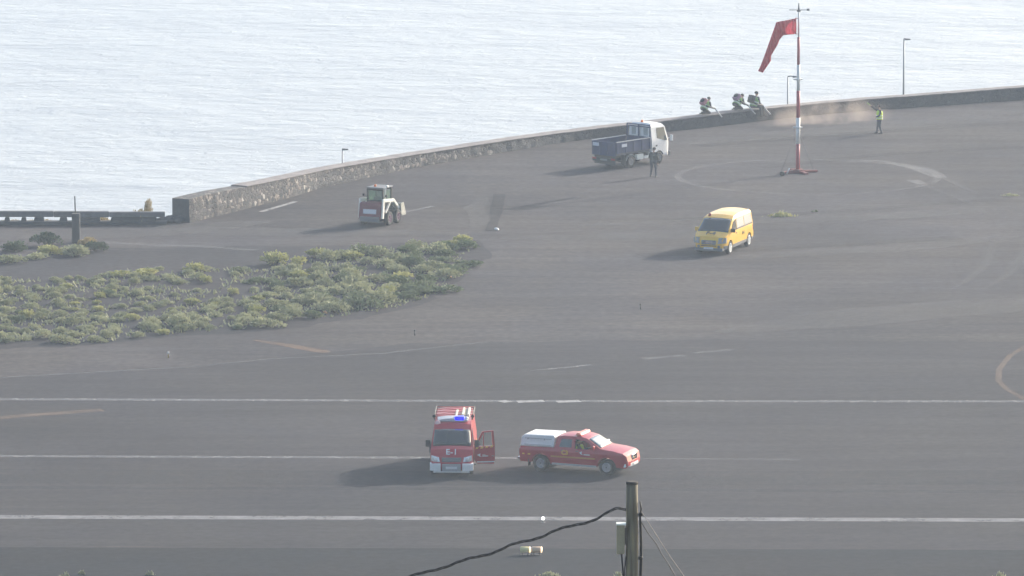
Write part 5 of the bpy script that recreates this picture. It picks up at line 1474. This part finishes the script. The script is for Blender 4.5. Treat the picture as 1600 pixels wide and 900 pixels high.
for dx, dy in ((-1.0,-0.5),(1.15,0.35),(0.5,-0.9),(-0.4,0.9)):
    L_ = math.hypot(dx, dy); n_ = Vector((-dy, dx, 0))/L_*0.11
    e = Vector((dx, dy, 0)); mb.hexa([-n_, e-n_, e+n_, n_, -n_+Vector((0,0,.16)), e-n_+Vector((0,0,.12)), e+n_+Vector((0,0,.12)), n_+Vector((0,0,.16))])
mb.box(-0.28, 0.28, -0.28, 0.28, 0.0, 0.22)
mb.build('base_frame', mat('rusty_red', (0.20,0.055,0.05), 0.8, var=0.3), ws, bevel=0.01)
mb = MB()
for dx, dy in ((-1.9,0.6),(1.9,0.6),(0.0,-2.0)): mb.tube([(0,0,zat(199)), (dx*0.5,dy*0.5,0.05)], 0.008, 4)
mb.build('guy_wire', M_conc, ws)
# the sock: a bent cloth cone
sock_px = [(1243.5,28.5,54),(1236,29.5,54),(1228,31,54.5),(1220,33.5,57),(1214,38,63),(1209,49,68),(1205,60,74),(1200,72,84),(1196,82,92),(1191,96,101),(1186.5,109,112)]
def wp_(px, py): q = GY(px, py, b.y); return Vector((q.x-b.x, 0, q.z))
cl = []
# outer (left/top) edge and inner edge points of the cloth as seen
outer = [(1243.5,28.5),(1235,30.3),(1227,32.0),(1213,34.5),(1209,46),(1204,60),(1199,74),(1194,88),(1189.5,100),(1184.5,111.0)]
inner = [(1243.5,53),(1237,53.8),(1230,54.3),(1224,55.3),(1218,62),(1215,70),(1209,80),(1205,87),(1204.5,95),(1192,113.5)]
bm = bmesh.new(); rings = []
for (ox, oy), (ix, iy) in zip(outer, inner):
    a, c = wp_(ox, oy), wp_(ix, iy); m_ = (a+c)/2; h = (a-c)/2
    dep = 0.95 if ox > 1240 else 0.8
    rr = h.length*dep
    rings.append([bm.verts.new(m_ + h*math.cos(6.2832*k/18) + Vector((0,1,0))*rr*math.sin(6.2832*k/18)*(0.9 if len(rings) < 3 else 0.55)*(1+0.30*noise.noise(Vector((k*1.1, len(rings)*0.45, 0))))) for k in range(18)])
for a, c in zip(rings, rings[1:]):
    for k in range(18): f = bm.faces.new((a[k], a[(k+1)%18], c[(k+1)%18], c[k])); f.smooth = True
me = bpy.data.meshes.new('sock'); bm.to_mesh(me); bm.free()
ms_ = bpy.data.materials.new('red_sock_cloth'); ms_.use_nodes = True
N = ms_.node_tree.nodes; L = ms_.node_tree.links; bs = N['Principled BSDF']
tcs = N.new('ShaderNodeTexCoord'); wv_ = N.new('ShaderNodeTexWave'); wv_.inputs['Scale'].default_value = 1.6; wv_.inputs['Distortion'].default_value = 6; L.new(tcs.outputs['Object'], wv_.inputs[0]); bps = N.new('ShaderNodeBump'); bps.inputs['Distance'].default_value = 0.12; L.new(wv_.outputs['Fac'], bps.inputs['Height']); L.new(bps.outputs[0], bs.inputs['Normal']); bs.inputs['Base Color'].default_value = (0.46,0.03,0.06,1); bs.inputs['Roughness'].default_value = 0.8
tr = N.new('ShaderNodeBsdfTranslucent'); tr.inputs['Color'].default_value = (0.75,0.07,0.12,1); mx = N.new('ShaderNodeMixShader'); mx.inputs[0].default_value = 0.25
L.new(bs.outputs[0], mx.inputs[1]); L.new(tr.outputs[0], mx.inputs[2]); L.new(mx.outputs[0], N['Material Output'].inputs[0])
me.materials.append(ms_); so = bpy.data.objects.new('sock', me); COL.objects.link(so); so.parent = ws
mb = MB(); a, c = wp_(1243.5,28.5), wp_(1243.5,53); m_ = (a+c)/2; h = (a-c)/2
pts_ = [m_ + h*math.cos(6.2832*k/20)*1.03 + Vector((0,1,0))*h.length*0.85*math.sin(6.2832*k/20) for k in range(21)]
mb.tube(pts_, 0.025, 6, cap=False); mb.tube([m_+h, (0,0,(m_+h).z)], 0.02, 5); mb.tube([m_-h, (0,0,(m_-h).z)], 0.02, 5); mb.build('hoop', M_ws_red, ws)
# things lying at the mast's foot
q = G(1222, 275)
mb = MB(); mb.lathe((0,0,0.14), (0,1,0), [(-0.12,0.1),(-0.1,0.15),(0.1,0.15),(0.12,0.1)], 14); o = mb.build('winch_drum', M_black); o.location = q; tag(o, 'small dark drum lying left of the striped mast foot', 'drum')
q = G(1231, 272)
mb = MB(); mb.tube([(-0.05,0,0.03),(0.03,0,0.20),(0.10,0.02,0.34)], [0.05,0.03,0.045], 8); o = mb.build('white_bottle', M_whitep); o.location = q; tag(o, 'small bright white bottle leaning beside the striped mast base', 'bottle')

# ------------------------------------------------------------------ street lamps beyond the wall
M_gal = mat('galvanised_steel', (0.25,0.26,0.28), 0.5, 0.5)
def lamp(px, ty, back, arm, label, r=0.05):
    # stand them on the slope behind the wall
    i = min(range(len(WL)), key=lambda k: abs(WL[k][0].x/WL[k][0].y - (px-800)/FPX*1.0/math.cos(PITCH)*1.0))
    wb_ = WL[i][0]
    p_ = GY(px, ty, wb_.y + back); z0 = -max(0.0, back-1.0)*1.0 - 0.2
    t = thing('street_lamp', label, 'street lamp', (p_.x, p_.y, z0), 0, 'lamps along the coast beyond the wall')
    h = p_.z - z0
    mb = MB(); mb.tube([(0,0,0), (0,0,h)], [r*1.25, r*0.8], 8); mb.build('lamp_post', M_gal, t)
    mb = MB(); mb.tube([(0,0,h), (arm*0.5,0,h+0.03), (arm,0,h)], r*0.8, 6); mb.build('lamp_arm', M_gal, t)
    mb = MB(); mb.hexa([(arm-0.05,-0.1,h-0.07),(arm+0.3,-0.08,h-0.05),(arm+0.3,0.08,h-0.05),(arm-0.05,0.1,h-0.07),(arm-0.05,-0.08,h+0.05),(arm+0.3,-0.06,h+0.02),(arm+0.3,0.06,h+0.02),(arm-0.05,0.08,h+0.05)]); mb.build('lamp_head', M_grey, t, bevel=0.02)
lamp(1412.5, 61, 2.0, 0.12, 'tallest street lamp rising beyond the wall above the pointing worker', 0.055)
lamp(1231, 119.5, 3.2, 0.35, 'street lamp with its arm touching the windsock mast', 0.05)
lamp(535, 233, 4.0, 0.05, 'short street lamp showing above the stone wall left of the truck', 0.045)

# ------------------------------------------------------------------ runway lights and small items
M_lit = mat('lit_lamp_white', (1,1,1), 0.3, emit=(1.0,0.97,0.9), estr=1.5)
M_litw = mat('lit_lamp_warm', (1,0.9,0.7), 0.3, emit=(1.0,0.75,0.45), estr=0.7)
q = G(848.5, 816.5)
t = thing('runway_edge_light', 'small lit white runway light on the lower white line', 'runway light', q)
mb = MB(); mb.tube([(0,0,0),(0,0,0.12)], [0.05,0.035], 10); mb.lathe((0,0,0), (0,0,1), [(0,0.10),(0.02,0.09)], 14); mb.build('stand', M_grey, t)
mb = MB(); mb.lathe((0,0,0.12), (0,0,1), [(0,0.05),(0.06,0.075),(0.11,0.06),(0.13,0.02)], 14); mb.build('lens', M_lit, t)
q = G(822, 868)
for px, lab in ((820.5,'left one of the two yellow drum lights below the white line'), (838.5,'right one of the two yellow drum lights below the white line')):
    q = G(px, 867)
    t = thing('guard_light', lab, 'runway light', q, 0, 'pair of yellow drum lights')
    mb = MB(); mb.lathe((-0.21,0,0.22), (1,0,0), [(0,0.10),(0.03,0.13),(0.36,0.13),(0.38,0.11)], 18); mb.build('housing', mat('weathered_yellow', (0.62,0.55,0.25), 0.5) if px < 830 else mat('weathered_orange', (0.62,0.42,0.26), 0.5), t)
    mb = MB(); mb.lathe((0.17,0,0.22), (1,0,0), [(0,0.125),(0.05,0.125),(0.07,0.06)], 18); mb.build('lens', M_litw, t)
    mb = MB(); mb.tube([(-0.12,0,0),(-0.12,0,0.12)], 0.025, 6); mb.tube([(0.12,0,0),(0.12,0,0.12)], 0.025, 6); mb.box(-0.2,0.2,-0.1,0.1,0.0,0.02); mb.build('stand', M_black, t)
M_stub = mat('marker_dark', (0.05,0.05,0.06), 0.6)
for px, py, lab in ((1000.5,483,'tiny marker post on the tarmac below the yellow van'), (648,524,'tiny marker post below the right end of the cinder bed'), (263,559,'tiny pale marker post below the cinder bed on the left')):
    t = thing('marker_post', lab, 'marker', G(px, py), 0)
    mb = MB(); mb.tube([(0,0,0),(0,0,0.20)], 0.035, 8); mb.build('post', M_stub if px > 300 else M_dry, t)
    mb = MB(); mb.lathe((0,0,0.20), (0,0,1), [(0,0.05),(0.08,0.05),(0.1,0.02)], 10); mb.build('cap', M_stub if px > 300 else M_whitep, t)
mb = MB(); mb.lathe((0,0,0.05), (0.3,0.2,1), [(-0.05,0.06),(0,0.15),(0.06,0.12),(0.1,0.04)], 7); o = mb.build('white_stone', M_whitep); o.location = G(776, 360); tag(o, 'small white stone at the lower end of the dark ground stain', 'stone')
mb = MB(); mb.lathe((0,0,0.05), (0.3,0.2,1), [(-0.05,0.06),(0,0.13),(0.06,0.1),(0.1,0.04)], 7); o = mb.build('pale_box', mat('orange_plastic', (0.7,0.4,0.2), 0.5)); o.location = G(508, 490); tag(o, 'small bright orange marker among the lower bed shrubs', 'marker')
mb = MB(); mb.lathe((0,0,0.05), (0.3,0.2,1), [(-0.05,0.06),(0,0.13),(0.06,0.1),(0.1,0.04)], 7); o = mb.build('orange_cap', MATS['orange_plastic']); o.location = G(702, 434); tag(o, 'small orange marker between shrubs at the right tip of the bed', 'marker')

# ------------------------------------------------------------------ utility pole in the foreground
PY = 100.0
top = GY(987.5, 756, PY)
zg = hill_z(PY) - 1.5
up_ = thing('utility_pole', 'weathered wooden utility pole rising from the bottom edge', 'utility pole', (top.x, PY, zg))
def wood_mat():
    m = bpy.data.materials.new('weathered_wood'); m.use_nodes = True
    N = m.node_tree.nodes; L = m.node_tree.links; b_ = N['Principled BSDF']; b_.inputs['Roughness'].default_value = 0.9
    tc = N.new('ShaderNodeTexCoord'); mp = N.new('ShaderNodeMapping'); mp.inputs['Scale'].default_value = (14, 14, 1.1); L.new(tc.outputs['Object'], mp.inputs['Vector'])
    nz = N.new('ShaderNodeTexNoise'); nz.inputs['Scale'].default_value = 1.4; nz.inputs['Detail'].default_value = 6; L.new(mp.outputs[0], nz.inputs['Vector'])
    cr_ = N.new('ShaderNodeValToRGB'); e = cr_.color_ramp.elements; e[0].position = 0.3; e[0].color = (0.09,0.08,0.05,1); e[1].position = 0.72; e[1].color = (0.31,0.275,0.16,1)
    k = cr_.color_ramp.elements.new(0.5); k.color = (0.185,0.165,0.12,1)
    L.new(nz.outputs['Fac'], cr_.inputs['Fac']); L.new(cr_.outputs[0], b_.inputs['Base Color'])
    bp = N.new('ShaderNodeBump'); bp.inputs['Distance'].default_value = 0.01; L.new(nz.outputs['Fac'], bp.inputs['Height']); L.new(bp.outputs[0], b_.inputs['Normal'])
    return m
H_ = top.z - zg
mb = MB(); pr_pts = []
for k in range(30):
    t_ = k/29; pr_pts.append((0.01*noise.noise(Vector((0,0,t_*9))) + 0.02*(1-t_), 0.0, H_*t_))
mb.tube(pr_pts, [0.115 - 0.030*k/29 + 0.004*noise.noise(Vector((k*0.7,1,1))) for k in range(30)], 20); mb.build('pole_shaft', wood_mat(), up_)
mb = MB(); mb.lathe((0,0,H_-0.002), (0,0,1), [(0,0.089),(0.03,0.09),(0.04,0.07)], 18); mb.build('pole_cap', mat('dark_cap', (0.06,0.055,0.05), 0.9), up_)
def zl(py): return GY(987, py, PY).z - zg
def xl(px): return GY(px, 800, PY).x - top.x
M_box = mat('weathered_box', (0.34,0.31,0.21), 0.7, var=0.15, scale=6)
mb = MB(); mb.box(xl(963.5), xl(976), -0.10, 0.06, zl(864), zl(819)); bx = mb.build('junction_box', M_box, up_, bevel=0.008)
mb = MB(); mb.box(xl(963), xl(978), -0.11, 0.07, zl(819)+0.002, zl(817)); mb.build('box_lid', M_refl, bx)
mb = MB(); mb.box(xl(970), xl(980), -0.06, 0.02, zl(850), zl(824)); mb.build('bracket', mat('box_bracket', (0.16,0.14,0.12), 0.8), up_)
M_cab = mat('black_cable', (0.018,0.018,0.02), 0.6)
mb = MB(); mb.tube([(xl(971),-0.05,zl(864)), (xl(973),-0.06,zl(885)), (xl(975),-0.05,zl(915)), (xl(976),-0.05,zl(960))], 0.014, 6)
mb.tube([(xl(978),-0.06,zl(868)), (xl(976),-0.06,zl(890)), (xl(976.5),-0.06,zl(930))], 0.010, 6); mb.build('feed_cable', M_cab, up_)
mb = MB(); mb.tube([(xl(1000),0,zl(783)), (xl(1002),0,zl(795)), (xl(1000),-0.02,zl(806)), (xl(1001),0,zl(822)), (xl(1002),0,zl(850)), (xl(1002),0,zl(875)), (xl(1001),0,zl(905)), (xl(1001),0,zl(1000))], [0.010,0.012,0.018,0.019,0.020,0.023,0.024,0.024], 8)
for py in (806, 874): mb.lathe((xl(1001),0,zl(py)), (0,0,1), [(0,0.034),(0.05,0.034)], 10)
mb.build('down_cable', M_cab, up_)
mb = MB(); mb.box(xl(994), xl(1001), -0.02, 0.02, zl(806), zl(802)); mb.build('cable_clamp', M_gal, up_)
# twisted service cable to the left, leaving downwards out of frame
cab_pts = [(978,796.5),(967,795.5),(955,799),(932,810),(910,817),(886,824),(865,830),(845,838),(822,846),(798,852.5),(772,862),(745,870),(716,879),(689,887),(648,899),(560,925),(440,950),(250,985)]
W = []
for i, (a_, b_) in enumerate(cab_pts):
    q = GY(a_, b_, PY - 0.02*i*1.5); W.append(q)
path = []
for i in range(len(W)-1):
    q0, q1, q2, q3 = W[max(i-1,0)], W[i], W[i+1], W[min(i+2,len(W)-1)]
    for k in range(12): path.append(cr(q0, q1, q2, q3, k/12))
path.append(W[-1])
mb = MB()
for ph in (0, 2.094, 4.188):
    pts_ = []; acc = 0
    for i, q in enumerate(path):
        if i: acc += (path[i]-path[i-1]).length
        a_ = acc*6.283/0.62 + ph
        pts_.append(q + Vector((0, math.cos(a_), math.sin(a_)))*0.015 + Vector((0,0,0.012*math.sin(acc*8.3) + 0.010*noise.noise(Vector((acc*2.1,0,0))))))
    mb.tube(pts_, 0.0082, 6)
tag(mb.build('power_cable', M_cab), 'black twisted power cable running down left from the wooden pole', 'cable')
mb = MB(); mb.tube([GY(1001,814,PY), GY(1012,832,PY-0.1), GY(1026,850,PY-0.2), GY(1034,866,PY-0.3), GY(1045,882,PY-0.4), GY(1056,902,PY-0.5), GY(1110,985,PY-1)], 0.008, 6)
tag(mb.build('service_wire', M_cab), 'thin dark wire slanting down right from the wooden pole', 'wire')
mb = MB(); mb.tube([GY(1003,800,PY), GY(1025,835,PY+0.3), GY(1046,868,PY+0.6), GY(1064,893,PY+0.9), GY(1110,960,PY+1.6)], 0.004, 5)
tag(mb.build('guy_wire', mat('pale_wire', (0.35,0.32,0.30), 0.6)), 'faint pale wire slanting down right beside the dark one', 'wire')

# ------------------------------------------------------------------ dust cloud and haze
def volume_box(name, dims, density, color, aniso=0.0):
    m = bpy.data.materials.new(name); m.use_nodes = True
    N = m.node_tree.nodes; L = m.node_tree.links
    N.remove(N['Principled BSDF'])
    v = N.new('ShaderNodeVolumePrincipled'); v.inputs['Color'].default_value = (*color, 1); v.inputs['Density'].default_value = density
    v.inputs['Anisotropy'].default_value = aniso
    L.new(v.outputs[0], N['Material Output'].inputs['Volume'])
    mb = MB(); mb.box(*dims); o = mb.build(name, m); o['kind'] = 'stuff'
    return o, m
hz, _ = volume_box('haze', (-1200, 1200, -60, 2950, SEA_Z-4.0, 56.0), HAZE_DENSITY, HAZE_COLOR, 0.25)
dc = G(1296, 192)
d_o, dm = volume_box('dust_cloud', (-4.8, 6.5, -1.6, 2.2, 0.02, 1.8), 0.0, (0.85, 0.72, 0.62), 0.2)
d_o.location = (dc.x, dc.y-0.4, 0)
d_o.rotation_euler = (0, 0, R(30))
N = dm.node_tree.nodes; L = dm.node_tree.links
vp = [n for n in N if n.type == 'PRINCIPLED_VOLUME'][0]
tc = N.new('ShaderNodeTexCoord'); nz = N.new('ShaderNodeTexNoise'); nz.inputs['Scale'].default_value = 0.75; nz.inputs['Detail'].default_value = 6; nz.inputs['Distortion'].default_value = 0.8
L.new(tc.outputs['Object'], nz.inputs['Vector'])
mp = N.new('ShaderNodeMapping'); mp.inputs['Scale'].default_value = (0.19, 0.55, 0.62); mp.inputs['Location'].default_value = (0.05, -0.15, -0.22); L.new(tc.outputs['Object'], mp.inputs['Vector'])
gd = N.new('ShaderNodeTexGradient'); gd.gradient_type = 'SPHERICAL'; L.new(mp.outputs[0], gd.inputs[0])
mr = N.new('ShaderNodeMapRange'); mr.inputs['From Min'].default_value = 0.42; mr.inputs['From Max'].default_value = 0.68; L.new(nz.outputs['Fac'], mr.inputs['Value'])
mu = N.new('ShaderNodeMath'); mu.operation = 'MULTIPLY'; L.new(gd.outputs['Fac'], mu.inputs[0]); L.new(mr.outputs['Result'], mu.inputs[1])
m2 = N.new('ShaderNodeMath'); m2.operation = 'MULTIPLY'; m2.inputs[1].default_value = 0.48; L.new(mu.outputs[0], m2.inputs[0]); L.new(m2.outputs[0], vp.inputs['Density'])
